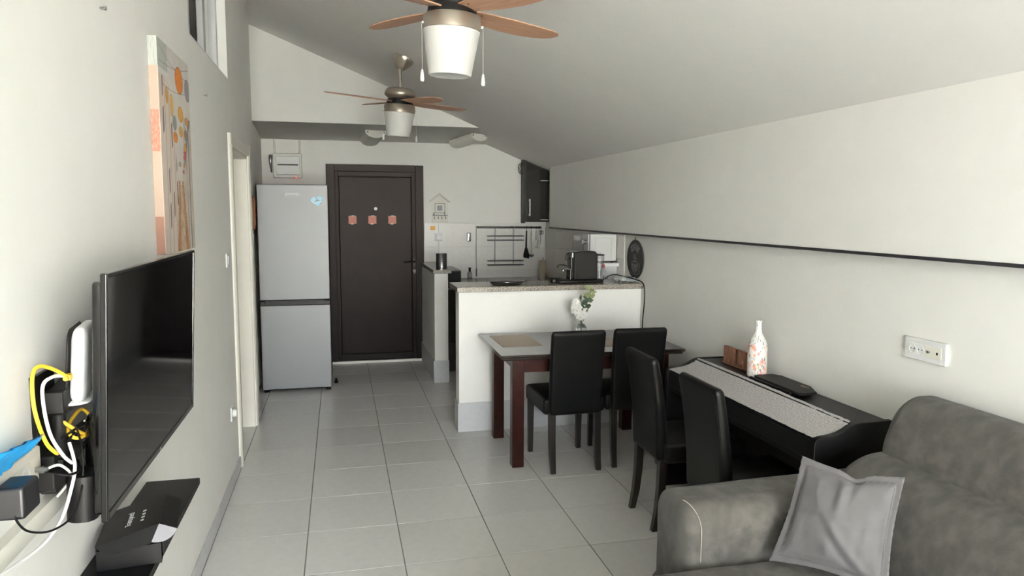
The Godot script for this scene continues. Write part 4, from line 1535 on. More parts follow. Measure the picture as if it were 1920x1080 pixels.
	# carved letters
	var ws := thing("wooden_letters", "carved wooden FAMILY letters standing on the piano", "letters", Vector3(2.155, 0.7635, -3.715), -PI / 2)
	var word := "FAMILY"
	var x := 0.0
	var widths := [0.037, 0.045, 0.052, 0.022, 0.036, 0.044]
	for i in 6:
		var tm := text_mesh(word[i], 0.090, 0.018)
		tm.horizontal_alignment = HORIZONTAL_ALIGNMENT_LEFT
		var o := obj("letter", tm, K.carved, ws)
		o.position = Vector3(x, 0.008 + 0.046, 0)
		o.scale = Vector3(0.78, 1, 1)
		x += widths[i]
	b = MB.new()
	b.span(Vector3(0.0, 0.0, -0.014), Vector3(x + 0.006, 0.011, 0.014), 0.002)
	obj("base_strip", b, K.carved, ws)
	# decorated bottle
	var bt := thing("decorated_bottle", "white bottle decorated with red flowers standing on the piano", "bottle", Vector3(2.135, 0.7635, -3.345))
	b = MB.new()
	var raw := [Vector2(0, 0), Vector2(0.044, 0.0), Vector2(0.049, 0.006), Vector2(0.050, 0.03), Vector2(0.051, 0.10), Vector2(0.050, 0.155), Vector2(0.047, 0.178), Vector2(0.038, 0.200), Vector2(0.026, 0.220), Vector2(0.019, 0.236), Vector2(0.0165, 0.25), Vector2(0.0160, 0.285), Vector2(0.0175, 0.292), Vector2(0.0175, 0.300), Vector2(0.012, 0.301), Vector2(0.011, 0.27), Vector2(0, 0.268)]
	var fine := []
	for i in raw.size() - 1:
		var d: float = raw[i].distance_to(raw[i + 1])
		var k := maxi(1, int(round(d / 0.012)))
		for j in k:
			fine.append(raw[i].lerp(raw[i + 1], float(j) / k))
	fine.append(raw[raw.size() - 1])
	b.lathe(fine, 36)
	var bm := mat(Color.WHITE, 0.35)
	bm.albedo_texture = bottle_print()
	obj("body", b, bm, bt)

func bottle_print() -> ImageTexture:
	var w := 384
	var h := 320
	var im := Image.create(w, h, false, Image.FORMAT_RGB8)
	im.fill(Color(0.90, 0.885, 0.855))
	var r := RandomNumberGenerator.new()
	r.seed = 9
	var blob := func(cx: float, cy2: float, rad: float, petals: int, col: Color) -> void:
		for y in range(int(cy2 - rad), int(cy2 + rad) + 1):
			for x in range(int(cx - rad), int(cx + rad) + 1):
				if y < 0 or y >= h:
					continue
				var d := Vector2(x - cx, y - cy2)
				var a := d.angle()
				var lim := rad * (0.62 + 0.38 * sin(a * petals + cx))
				if d.length() < lim:
					im.set_pixel(posmod(x, w), y, col.lerp(Color(1, 0.93, 0.88), 0.35 * absf(sin(d.length() * 0.8))))
	for i in 330:
		var g := [Color(0.36, 0.38, 0.37), Color(0.55, 0.68, 0.63), Color(0.66, 0.76, 0.73), Color(0.30, 0.28, 0.28)]
		blob.call(r.randf() * w, r.randf_range(20, h), r.randf_range(3, 9), 3 + r.randi() % 4, g[r.randi() % 4])
	for i in 52:
		var g := [Color(0.86, 0.36, 0.34), Color(0.88, 0.50, 0.34), Color(0.84, 0.42, 0.42), Color(0.90, 0.62, 0.46)]
		blob.call(r.randf() * w, r.randf_range(50, 175), r.randf_range(6, 15), 5 + r.randi() % 4, g[r.randi() % 4])
	return ImageTexture.create_from_image(im)

func stitches(b: MB, pts: Array, step := 0.009, r := 0.0013) -> void:
	var acc := 0.0
	for i in pts.size() - 1:
		var a: Vector3 = pts[i]
		var c: Vector3 = pts[i + 1]
		var n := maxi(1, int(round(a.distance_to(c) / step)))
		for k in n:
			b.cyl(a.lerp(c, (k + 0.12) / n), a.lerp(c, (k + 0.8) / n), r, 5)

func build_sofa() -> void:
	var s := thing("sofa", "grey suede corner sofa in the right foreground", "sofa", Vector3.ZERO)
	var wob := noise(1.6, 21, 3)
	# far arm, running from the wall into the room
	var b := MB.new()
	b.soft(Vector3(1.635, 0.325, -2.305), Vector3(1.0, 0.57, 0.27), Vector3(0.045, 0.085, 0.085), 6, 14, func(p):
		var k: float = wob.get_noise_3d(p.x * 2.0, p.y * 2.0, p.z * 2.0)
		var lift: float = 0.018 * clampf((p.x + 0.5) / 1.0, 0, 1)
		return p + Vector3(0.0, (lift if p.y > 0.0 else 0.0) + 0.004 * k, 0.006 * k))
	obj("armrest", b, K.suede, s)
	b = MB.new()
	var ring := []
	for i in 15:
		var a := i / 14.0
		if a < 0.5:
			var t := a / 0.5
			ring.append(Vector3(1.195, lerpf(0.42, 0.53, t), -2.1665))
		else:
			var t := (a - 0.5) / 0.5 * PI * 0.5
			ring.append(Vector3(1.195 - 0.03 * (1 - cos(t)), 0.527 + 0.087 * sin(t), -2.252 + 0.0855 * cos(t)))
	stitches(b, curve(ring, 60), 0.010, 0.0016)
	obj("stitching", b, K.stitch, s)
	# plinth and seat, the seat reaching far into the room
	b = MB.new()
	b.span(Vector3(0.42, 0.05, -2.16), Vector3(2.2, 0.24, -0.55), 0.03)
	b.span(Vector3(1.12, 0.05, -2.42), Vector3(2.2, 0.30, -2.15), 0.03)
	b.span(Vector3(1.88, 0.05, -2.42), Vector3(2.22, 0.58, -0.25), 0.03)
	obj("base", b, K.suede, s)
	for q in [[0.50, -2.1], [2.12, -2.34], [0.50, -0.62], [2.12, -0.32]]:
		b = MB.new()
		b.box(Vector3(q[0], 0.026, q[1]), Vector3(0.06, 0.05, 0.06), 0.004)
		obj("foot", b, K.black, s)
	b = MB.new()
	b.soft(Vector3(1.12, 0.325, -1.36), Vector3(1.44, 0.19, 1.62), Vector3(0.07, 0.06, 0.07), 5, 12, func(p):
		var k: float = wob.get_noise_3d(p.x * 1.6, 5.0, p.z * 1.6)
		return p + Vector3(0, (0.006 * k if p.y > 0.0 else 0.0), 0))
	obj("seat_cushion", b, K.suede, s)
	b = MB.new()
	var sl := []
	for i in 12:
		sl.append(Vector3(1.115, 0.4225 - 0.05 * pow(maxf(0.0, (i - 9) / 2.0), 2.0), lerpf(-0.7, -2.165, i / 11.0)))
	b.tube(sl, 0.002, 5)
	obj("seam", b, K.charcoal, s)
	# back cushion and headrest, leaning on the wall
	b = MB.new()
	b.soft(Vector3(1.985, 0.545, -1.30), Vector3(0.36, 0.36, 2.04), Vector3(0.14, 0.10, 0.07), 6, 12, func(p):
		var k: float = wob.get_noise_3d(p.x * 2.0, p.y * 2.0, p.z * 1.5 + 9.0)
		return p + Vector3(0.30 * p.y + 0.008 * k - 0.02 * cos(p.y * 6.0), 0.0, 0))
	obj("back_cushion", b, K.suede, s)
	b = MB.new()
	b.soft(Vector3(2.098, 0.80, -1.30), Vector3(0.20, 0.285, 1.98), Vector3(0.08, 0.12, 0.06), 6, 12, func(p):
		var k: float = wob.get_noise_3d(p.x * 2.0, p.y * 2.0, p.z * 1.5 + 19.0)
		return p + Vector3(0.30 * p.y + 0.006 * k + 0.10 * p.y * p.y, 0.0, 0.05 * p.y if p.z < 0.0 else 0.0))
	obj("headrest", b, K.suede, s)
	# seams on the far ends of back cushion and headrest
	b = MB.new()
	for e in [[1.82, 0.56, 0.17, 1.0]]:
		var pts := []
		for i in 12:
			var a := PI - 0.5 * PI * i / 11.0
			pts.append(Vector3(1.985 + 0.055 + cos(a) * 0.165 + 0.30 * (sin(a) * 0.10 + 0.07), 0.615 + sin(a) * 0.105, -2.262 + 0.0))
		stitches(b, pts, 0.009, 0.0013)
	obj("stitching", b, K.stitch, s)
	# loose cushion: four corners, a filled middle and a flat flange
	var BL := Vector3(1.415, 0.438, -2.095)
	var TL := Vector3(1.555, 0.785, -2.135)
	var TR := Vector3(1.735, 0.792, -1.865)
	var BR := Vector3(1.640, 0.440, -1.800)
	var cn := thing("cushion", "crumpled grey velvet cushion leaning in the sofa corner", "cushion", (BL + BR) * 0.5)
	var org := cn.position
	var nn := (BR - BL).cross(TL - BL).normalized()
	var N := 48
	var P := []
	var T := []
	var wr := noise(4.0, 33, 3)
	var fl := 0.075
	for side in 2:
		for i in N + 1:
			for j in N + 1:
				var u := float(i) / N
				var v := float(j) / N
				# sides drawn in between the corners
				var du := 0.035 * sin(PI * v) * (1.0 - 2.0 * u) * absf(1.0 - 2.0 * u)
				var dv := 0.055 * sin(PI * u) * (1.0 - 2.0 * v) * absf(1.0 - 2.0 * v)
				var uu := u + du
				var vv := v + dv
				var p := BL.lerp(BR, uu).lerp(TL.lerp(TR, uu), vv)
				var fu := clampf((minf(u, 1.0 - u) - fl) / (0.5 - fl), 0, 1)
				var fv := clampf((minf(v, 1.0 - v) - fl) / (0.5 - fl), 0, 1)
				var puff := 0.068 * pow(fu * fv, 0.42)
				var inside := minf(fu, fv)
				var crease := 0.0
				if side == 0 and inside > 0.0:
					var k := minf(1.0, inside * 5.0)
					# folds running down from the pressed-in top edge
					var x1 := u - (0.50 + 0.06 * (1.0 - v))
					var x2 := u - (0.30 + 0.03 * sin(v * 5.0))
					var x3 := (u - 0.55) * 0.75 + (v - 0.35) * 0.66
					crease += 0.016 * exp(-x1 * x1 * 420.0) * smoothstep(0.35, 0.95, v)
					crease -= 0.017 * exp(-pow(x1 - 0.055, 2.0) * 520.0) * smoothstep(0.45, 0.95, v)
					crease += 0.008 * exp(-x2 * x2 * 300.0) * smoothstep(0.3, 0.9, v)
					crease += 0.010 * exp(-x3 * x3 * 500.0) * smoothstep(0.25, 0.5, u) * (1.0 - smoothstep(0.55, 0.75, v))
					crease -= 0.009 * exp(-pow(x3 + 0.05, 2.0) * 500.0) * smoothstep(0.25, 0.5, u) * (1.0 - smoothstep(0.5, 0.7, v))
					crease += 0.007 * wr.get_noise_2d(u * 0.9, v * 0.35)
					crease *= k
				var rip := 0.003 * sin((u + v) * 95.0) * (1.0 if inside <= 0.0 else 0.0)
				p += nn * ((puff + crease) * (1.0 if side == 0 else -0.55) + rip)
				# the top edge is dented where it rests on the back cushion
				p.y -= 0.020 * exp(-pow((u - 0.56) / 0.10, 2.0)) * smoothstep(0.75, 1.0, v)
				P.append(p - org + nn * (0.0018 if side == 0 else -0.0018))
	var M := (N + 1) * (N + 1)
	for i in N:
		for j in N:
			var a := i * (N + 1) + j
			var c := a + N + 1
			T.append([a, c, c + 1])
			T.append([a, c + 1, a + 1])
			T.append([M + a, M + c + 1, M + c])
			T.append([M + a, M + a + 1, M + c + 1])
	for i in N:
		for q in [[i * (N + 1), (i + 1) * (N + 1)], [(i + 1) * (N + 1) + N, i * (N + 1) + N], [i + 1, i], [N * (N + 1) + i, N * (N + 1) + i + 1]]:
			T.append([q[0], M + q[0], M + q[1]])
			T.append([q[0], M + q[1], q[1]])
	b = MB.new()
	b.mesh_of(P, T)
	obj("cover", b, K.velvet, cn)
	b = MB.new()
	for e in 4:
		var pts := []
		for k in 40:
			var t := lerpf(0.065, 0.935, k / 39.0)
			var u: float = [t, 0.935, 1.0 - t, 0.065][e]
			var v: float = [0.065, t, 0.935, 1.0 - t][e]
			var idx := int(round(u * N)) * (N + 1) + int(round(v * N))
			pts.append(P[idx] + nn * 0.0015)
		stitches(b, pts, 0.012, 0.0011)
	obj("flange_stitching", b, mat(Color(0.38, 0.36, 0.36), 0.8), cn)

func build_tv_corner() -> void:
	var XL := -0.645
	# television; local x runs along the screen towards the far end, local z out of the screen
	var tv := thing("television", "flat black television on the left wall in the foreground", "television", Vector3(-0.506, 0.945, -1.682))
	var tip := 0.0458
	tv.basis = Basis(Vector3(0, 0, -1), Vector3(sin(tip), cos(tip), 0), Vector3(cos(tip), -sin(tip), 0))
	var w := 0.966
	var h := 0.548
	var b := MB.new()
	for q in [[Vector3(0, 0, -0.014), Vector3(0.010, h, 0.0)], [Vector3(w - 0.010, 0, -0.014), Vector3(w, h, 0.0)], [Vector3(0.010, h - 0.010, -0.014), Vector3(w - 0.010, h, 0.0)], [Vector3(0.010, 0, -0.014), Vector3(w - 0.010, 0.018, 0.0)]]:
		b.span(q[0], q[1], 0.0025)
	obj("bezel", b, K.black_gloss, tv)
	b = MB.new()
	b.span(Vector3(0.010, 0.018, -0.010), Vector3(w - 0.010, h - 0.010, -0.003))
	obj("screen", b, K.screen, tv)
	b = MB.new()
	b.soft(Vector3(w * 0.5, h * 0.5 - 0.004, -0.022), Vector3(w - 0.03, h - 0.03, 0.026), 0.008, 3)
	b.soft(Vector3(w * 0.5, 0.115, -0.050), Vector3(w - 0.14, 0.22, 0.045), Vector3(0.03, 0.02, 0.025), 5)
	obj("back_shell", b, K.black_gloss, tv)
	b = MB.new()
	b.soft(Vector3(0.05, 0.05, -0.060), Vector3(0.085, 0.108, 0.062), Vector3(0.028, 0.004, 0.028), 6)
	obj("speaker_bulge", b, K.black, tv)
	var lg := obj("lettering", text_mesh("LG", 0.010, 0.0006), K.grey, tv)
	lg.position = Vector3(w * 0.5, 0.009, 0.0003)
	# swivel wall mount
	var m := thing("wall_mount", "black swivel wall mount holding the television", "wall mount", Vector3(XL, 1.15, -1.70))
	b = MB.new()
	b.span(Vector3(0, -0.13, -0.10), Vector3(0.012, 0.125, 0.01), 0.003)
	obj("wall_plate", b, K.black, m)
	b = MB.new()
	b.span(Vector3(0.012, 0.035, -0.075), Vector3(0.055, 0.085, -0.015), 0.004)
	b.span(Vector3(0.012, -0.125, -0.075), Vector3(0.05, -0.065, -0.015), 0.004)
	b.cyl(Vector3(0.034, -0.12, -0.045), Vector3(0.034, 0.08, -0.045), 0.013, 14)
	obj("hinge", b, K.charcoal, m)
	b = MB.new()
	b.xf = Transform3D(Basis(Vector3.UP, 0.16), Vector3(0.036, 0.06, -0.045))
	b.span(Vector3(-0.018, -0.03, -0.42), Vector3(0.016, 0.026, 0.02), 0.004)
	obj("arm", b, K.black, m)
	b = MB.new()
	b.xf = Transform3D(Basis(Vector3.UP, 0.12), Vector3(0.03, -0.085, -0.045))
	b.span(Vector3(-0.014, -0.028, -0.45), Vector3(0.014, 0.03, 0.02), 0.004)
	obj("arm", b, K.black, m)
	b = MB.new()
	b.cyl(Vector3(0.085, -0.06, -0.30), Vector3(0.085, 0.10, -0.30), 0.014, 14)
	b.cyl(Vector3(0.085, -0.045, -0.30), Vector3(0.085, -0.035, -0.30), 0.0175, 14)
	b.cyl(Vector3(0.085, 0.04, -0.30), Vector3(0.085, 0.05, -0.30), 0.0175, 14)
	obj("pivot", b, K.steel, m)
	b = MB.new()
	b.span(Vector3(0.075, -0.10, -0.62), Vector3(0.088, 0.10, -0.30), 0.003)
	obj("screen_plate", b, K.black, m)
	# router standing on the mount
	var r := thing("router", "white router standing on the mount behind the television", "router", Vector3(-0.585, 1.20, -1.775), deg_to_rad(8))
	b = MB.new()
	b.soft(Vector3(0.012, 0.082, -0.055), Vector3(0.034, 0.170, 0.17), Vector3(0.012, 0.03, 0.03), 5, 2, func(p): return p + Vector3(0.006 * p.y / 0.08, 0, 0))
	var rb := obj("case", b, K.white, r)
	b = MB.new()
	b.soft(Vector3(-0.0085, 0.082, -0.055), Vector3(0.010, 0.166, 0.166), Vector3(0.005, 0.03, 0.03), 4, 2, func(p): return p + Vector3(0.006 * p.y / 0.08, 0, 0))
	obj("back_cover", b, K.charcoal, rb)
	b = MB.new()
	b.soft(Vector3(-0.012, -0.003, -0.03), Vector3(0.085, 0.010, 0.12), Vector3(0.03, 0.004, 0.03), 5)
	obj("stand", b, K.white, r)
	# black plug tower and plug blocks below
	b = MB.new()
	b.soft(Vector3.ZERO, Vector3(0.034, 0.085, 0.045), 0.006, 3)
	var ad := obj("power_adapter", b, K.charcoal)
	ad.position = Vector3(XL + 0.02, 1.055, -1.722)
	tag(ad, "black adapter block plugged under the television mount", "adapter")
	# socket plate with its plugs
	var sp := thing("socket_plate", "white multi-socket wall plate left of the television mount", "socket", Vector3(XL, 1.083, -1.585), PI / 2)
	b = MB.new()
	b.box(Vector3(0, 0, 0.006), Vector3(0.225, 0.088, 0.012), 0.003)
	obj("plate", b, K.cream, sp)
	for i in 4:
		var x := -0.075 + i * 0.05
		b = MB.new()
		b.box(Vector3(x, 0, 0.0125), Vector3(0.047, 0.05, 0.003), 0.001)
		var md := obj("module", b, K.cream, sp)
		if i < 3:
			b = MB.new()
			b.lathe([Vector2(0.019, 0.002), Vector2(0.0205, 0.002), Vector2(0.0205, 0.0), Vector2(0.018, 0.0), Vector2(0.0175, 0.001), Vector2(0, 0.001)], 24)
			b.xf = Transform3D(Basis(Vector3.RIGHT, PI / 2), Vector3(x, 0, 0.014))
			var rb2 := MB.new()
			rb2.xf = b.xf
			rb2.lathe([Vector2(0.018, -0.001), Vector2(0.018, 0.003), Vector2(0.0205, 0.003), Vector2(0.0205, -0.001)], 24)
			obj("socket_ring", rb2, K.white, md)
		else:
			b = MB.new()
			b.cyl(Vector3(x, 0, 0.013), Vector3(x, 0, 0.038), 0.0055, 12)
			b.cyl(Vector3(x, 0, 0.022), Vector3(x, 0, 0.032), 0.008, 6)
			obj("aerial_plug", b, K.steel, md)
	b = MB.new()
	b.soft(Vector3.ZERO, Vector3(0.052, 0.062, 0.075), 0.008, 4)
	var ch := obj("power_supply", b, mat(Color(0.045, 0.05, 0.07), 0.4))
	ch.position = Vector3(XL + 0.045, 1.088, -1.49)
	tag(ch, "dark blue-black power supply plugged into the white wall plate", "power supply")
	b = MB.new()
	b.xf = Transform3D(Basis(Vector3.UP, -0.2), Vector3.ZERO)
	b.prism(PackedVector2Array([Vector2(-0.015, -0.025), Vector2(0.02, -0.018), Vector2(0.02, 0.02), Vector2(-0.015, 0.025)]), -0.02, 0.02, 0.004)
	var pg := obj("mains_plug", b, K.charcoal)
	pg.position = Vector3(XL + 0.03, 1.052, -1.690)
	tag(pg, "flat black mains plug just right of the white wall plate", "plug")
	# crumpled blue packet on top of the plate
	b = MB.new()
	var P := []
	var T := []
	var nb := noise(9.0, 44, 3)
	for i in 13:
		for j in 9:
			var uu := i / 12.0
			var vv := j / 8.0
			var z := lerpf(-1.44, -1.630, uu)
			var y := 1.134 + vv * lerpf(0.056, 0.034, uu)
			var x := XL + 0.004 + 0.03 * vv + 0.009 * nb.get_noise_2d(uu * 0.5, vv * 0.25) + 0.014
			P.append(Vector3(x, y + 0.005 * nb.get_noise_2d(uu, 3.0), z))
	var cnt := P.size()
	for i in cnt:
		P.append(P[i] - Vector3(0.006, 0.0, 0.0))
	for i in 12:
		for j in 8:
			var q := i * 9 + j
			T.append([q, q + 10, q + 9])
			T.append([q, q + 1, q + 10])
			T.append([cnt + q, cnt + q + 9, cnt + q + 10])
			T.append([cnt + q, cnt + q + 10, cnt + q + 1])
	b.mesh_of(P, T)
	tag(obj("plastic_packet", b, K.blue), "crumpled bright blue packet tucked on top of the wall plate", "packet")
	# cable duct
	b = MB.new()
	b.prism(PackedVector2Array([Vector2(XL, 0.955), Vector2(XL + 0.022, 0.957), Vector2(XL + 0.025, 0.962), Vector2(XL + 0.025, 0.993), Vector2(XL + 0.022, 0.998), Vector2(XL, 1.0)]), -2.45, 0.8)
	tag(obj("cable_duct", b, K.offwhite), "white plastic cable duct running level along the left wall", "cable duct")
	# cables
	var X := XL
	var cables := [
		["ethernet_cable", "thick yellow network cable arching up from the router", K.yellow, 0.0042, [Vector3(-0.585, 1.262, -1.735), Vector3(-0.60, 1.285, -1.71), Vector3(-0.615, 1.302, -1.67), Vector3(-0.618, 1.285, -1.64), Vector3(-0.612, 1.22, -1.625), Vector3(-0.602, 1.15, -1.64), Vector3(-0.595, 1.115, -1.67), Vector3(-0.60, 1.105, -1.70)]],
		["ethernet_cable", "yellow network cable coiled under the television mount", K.yellow, 0.0042, [Vector3(-0.605, 1.165, -1.74), Vector3(-0.575, 1.13, -1.76), Vector3(-0.57, 1.115, -1.80), Vector3(-0.58, 1.13, -1.86), Vector3(-0.60, 1.16, -1.85), Vector3(-0.60, 1.14, -1.76), Vector3(-0.575, 1.12, -1.75), Vector3(-0.56, 1.13, -1.84), Vector3(-0.56, 1.18, -1.85)]],
		["aerial_cable", "white cable hanging in front of the mount down to the wall plate", K.white, 0.0038, [Vector3(-0.59, 1.265, -1.735), Vector3(-0.602, 1.272, -1.70), Vector3(-0.61, 1.255, -1.665), Vector3(-0.60, 1.17, -1.655), Vector3(-0.585, 1.11, -1.675), Vector3(-0.575, 1.08, -1.70)]],
		["aerial_cable", "long white cable sagging below the black power supply", K.white, 0.0038, [Vector3(-0.585, 1.12, -1.72), Vector3(-0.57, 1.07, -1.70), Vector3(-0.572, 1.02, -1.665), Vector3(-0.575, 0.985, -1.62), Vector3(-0.585, 0.965, -1.56), Vector3(-0.595, 0.968, -1.48), Vector3(-0.60, 0.985, -1.36), Vector3(-0.61, 1.0, -1.2)]],
		["power_cable", "thin black cable looping from the mount to the power supply", K.black, 0.0022, [Vector3(-0.58, 1.15, -1.75), Vector3(-0.56, 1.10, -1.72), Vector3(-0.555, 1.03, -1.69), Vector3(-0.56, 0.985, -1.64), Vector3(-0.575, 0.985, -1.57), Vector3(-0.585, 1.02, -1.49), Vector3(-0.59, 1.058, -1.455), Vector3(-0.59, 1.075, -1.46)]],
		["power_cable", "thick black cable tangled between mount and television", K.black, 0.0028, [Vector3(-0.60, 1.13, -1.72), Vector3(-0.57, 1.145, -1.76), Vector3(-0.555, 1.125, -1.80), Vector3(-0.57, 1.105, -1.76), Vector3(-0.59, 1.12, -1.73), Vector3(-0.565, 1.15, -1.80), Vector3(-0.545, 1.14, -1.86)]],
		["power_cable", "black cable from the plug to the wall plate side", K.black, 0.003, [Vector3(-0.60, 1.068, -1.672), Vector3(-0.575, 1.062, -1.675), Vector3(-0.565, 1.06, -1.71), Vector3(-0.58, 1.07, -1.75)]],
		["aerial_cable", "white loop of cable beside the pivot of the mount", K.white, 0.003, [Vector3(-0.575, 1.15, -1.79), Vector3(-0.555, 1.11, -1.79), Vector3(-0.55, 1.105, -1.83), Vector3(-0.565, 1.12, -1.85), Vector3(-0.58, 1.15, -1.83)]],
		["aerial_cable", "grey-white cable from the aerial plug to the mount", K.offwhite, 0.003, [Vector3(-0.607, 1.085, -1.66), Vector3(-0.59, 1.085, -1.675), Vector3(-0.578, 1.055, -1.70), Vector3(-0.59, 1.03, -1.715), Vector3(-0.615, 1.0, -1.72)]],
	]
	for q in cables:
		b = MB.new()
		b.tube(curve(q[4], 60), q[3], 8)
		tag(obj(q[0], b, q[2]), q[1], "cable", "cables at the television")
	b = MB.new()
	b.box(Vector3.ZERO, Vector3(0.014, 0.013, 0.022), 0.002)
	b.cyl(Vector3(0, 0, 0.01), Vector3(0, 0, 0.022), 0.005, 8)
	var jk := obj("network_plug", b, K.yellow)
	jk.position = Vector3(-0.585, 1.262, -1.742)
	tag(jk, "yellow plug of the network cable at the back of the router", "plug")
	# shelf under the television
	b = MB.new()
	b.span(Vector3(XL, 0.700, -2.555), Vector3(-0.478, 0.722, -1.2), 0.0015)
	var ks := mat(Color(0.04, 0.04, 0.043), 0.45)
	ks.metallic_specular = 0.3
	tag(obj("wall_shelf", b, ks), "black wall shelf under the television", "shelf")
	# open black carton on the shelf
	var bx := thing("carton", "open black gadget carton lying on the shelf under the television", "box", Vector3(-0.609, 0.7225, -1.918))
	bx.rotation.y = 0.136
	var km := mat(Color(0.038, 0.039, 0.046), 0.45)
	km.metallic_specular = 0.28
	b = MB.new()
	var W := 0.148
	var D := 0.215
	var H := 0.066
	b.span(Vector3(0, 0, -D), Vector3(W, 0.002, 0))
	b.span(Vector3(0, 0, -0.002), Vector3(W, H * 0.80, 0))
	b.span(Vector3(0, 0, -D), Vector3(0.002, H, 0))
	b.span(Vector3(0, 0, -D), Vector3(W, H * 0.9, -D + 0.002))
	b.span(Vector3(W - 0.002, 0, -D), Vector3(W, H * 0.85, -0.05))
	obj("tray", b, km, bx)
	var lt := Transform3D(Basis(Vector3.BACK, 0.26), Vector3(0, H, 0))
	b = MB.new()
	b.xf = lt
	b.span(Vector3(-0.001, 0, -D), Vector3(W + 0.004, 0.002, 0.002), 0.0005)
	var lidn := obj("lid", b, km, bx)
	b = MB.new()
	b.xf = lt * Transform3D(Basis(Vector3.RIGHT, -0.5), Vector3.ZERO)
	b.prism(PackedVector2Array([Vector2(0.0, 0.0), Vector2(W, 0.0), Vector2(W - 0.004, -0.034), Vector2(W - 0.02, -0.040), Vector2(0.04, -0.036), Vector2(0.016, -0.026)]), 0.001, 0.003)
	obj("front_flap", b, km, bx)
	b = MB.new()
	b.xf = lt * Transform3D(Basis(Vector3.BACK, -0.75), Vector3(W + 0.003, 0.0, 0.0))
	b.span(Vector3(0.0, 0.0, -D + 0.01), Vector3(0.045, 0.002, -0.004), 0.0005)
	obj("side_flap", b, km, bx)
	b = MB.new()
	b.xf = lt * Transform3D(Basis(Vector3.BACK, -0.70) * Basis(Vector3.RIGHT, -0.55), Vector3(W + 0.003, 0.001, 0.002))
	var fan := PackedVector2Array([Vector2(0, 0)])
	for i in 9:
		var a2 := -PI * 0.5 * i / 8.0
		fan.append(Vector2(cos(a2) * 0.046, sin(a2) * 0.046))
	b.prism(fan, 0.0, 0.002)
	obj("foil_flap", b, mat(Color(0.46, 0.46, 0.48), 0.42, 0.5), bx)
	var t1 := obj("lettering", text_mesh("Transpeed", 0.014, 0.0005, false), K.white, lidn)
	t1.transform = lt * Transform3D(Basis(Vector3(0, 0, -1), Vector3(-1, 0, 0), Vector3(0, 1, 0)), Vector3(0.070, 0.0024, -0.10))
	for i in 4:
		b = MB.new()
		b.xf = lt
		var zz := -0.065 - i * 0.021
		b.span(Vector3(0.100, 0.0015, zz - 0.005), Vector3(0.108, 0.0026, zz + 0.004))
		obj("icon", b, K.offwhite, lidn)

func build_left_wall() -> void:
	var XL := -0.645
	# printed canvas
	var cv := thing("canvas_picture", "tall canvas print of umbrellas over a narrow street above the television", "picture", Vector3(XL, 1.465, -2.845), PI / 2)
	var b := MB.new()
	var W := 0.55
	var H := 0.775
	var D := 0.032
	b.print_quad(Vector3(0 - W * 0.0, 0, D), Vector3(W, 0, D), Vector3(W, H, D), Vector3(0, H, D), Vector3.BACK, 0.06, 1.0)
	b.print_quad(Vector3(0, 0, 0.001), Vector3(0, 0, D), Vector3(0, H, D), Vector3(0, H, 0.001), Vector3.LEFT, 0.0, 0.06)
	b.quad(Vector3(W, 0, 0.001), Vector3(W, 0, D), Vector3(W, H, D), Vector3(W, H, 0.001), Vector3.RIGHT)
	b.quad(Vector3(0, H, 0.001), Vector3(0, H, D), Vector3(W, H, D), Vector3(W, H, 0.001), Vector3.UP)
	b.quad(Vector3(0, 0, 0.001), Vector3(0, 0, D), Vector3(W, 0, D), Vector3(W, 0, 0.001), Vector3.DOWN)
	b.quad(Vector3(0, 0, 0.001), Vector3(W, 0, 0.001), Vector3(W, H, 0.001), Vector3(0, H, 0.001), Vector3.FORWARD)
	var m := mat(Color.WHITE, 0.7)
	m.albedo_texture = canvas_print()
	obj("canvas", b, m, cv)
	# switches, sockets, pins
	wall_plate("light_switch", "white light switch on the left wall just before the doorway", Vector3(XL, 1.335, -4.50), PI / 2, 0.082, 0.082, 2)
	var so := wall_plate("wall_socket", "white socket low on the left wall just before the doorway", Vector3(XL, 0.425, -4.46), PI / 2, 0.082, 0.082, 0)
	b = MB.new()
	b.xf = Transform3D(Basis(Vector3.RIGHT, PI / 2), Vector3(0, 0, 0.010))
	b.lathe([Vector2(0, 0.0), Vector2(0.0, 0.022), Vector2(0.020, 0.022), Vector2(0.024, 0.010), Vector2(0.024, 0.0)], 20)
	obj("socket_cover", b, K.white, so)
	so.set_meta("category", "socket")
	wall_plate("intercom", "white intercom switch on the wall strip between doorway and refrigerator", Vector3(XL, 1.405, -5.80), PI / 2, 0.07, 0.14, 1)
	var wd := thing("wooden_ornament", "oval wooden ornament hung beside the doorway near the refrigerator", "ornament", Vector3(XL, 1.605, -5.80), PI / 2)
	b = MB.new()
	var pts := []
	for i in 25:
		var a := TAU * i / 24.0
		pts.append(Vector3(cos(a) * 0.06, sin(a) * 0.115, 0.014))
	b.tube(pts, 0.013, 8)
	obj("ring", b, K.warmwood, wd)
	b = MB.new()
	b.prism(PackedVector2Array([Vector2(-0.012, -0.11), Vector2(0.012, -0.11), Vector2(0.018, 0.0), Vector2(0.012, 0.11), Vector2(-0.012, 0.11), Vector2(-0.018, 0.0)]), 0.005, 0.022, 0.002)
	obj("spindle", b, K.warmwood, wd)
	for s in [[Vector3(XL, 2.196, -2.33), "push pin high on the left wall near the picture corner"], [Vector3(XL, 2.20, -3.95), "small screw in the left wall under the high window"]]:
		b = MB.new()
		b.cyl(Vector3(0, 0, 0), Vector3(0.012, 0, 0), 0.0028, 8)
		b.cyl(Vector3(0.012, 0, 0), Vector3(0.016, 0, 0), 0.006, 10)
		var pn := obj("wall_pin", b, K.steel)
		pn.position = s[0]
		tag(pn, s[1], "pin", "")

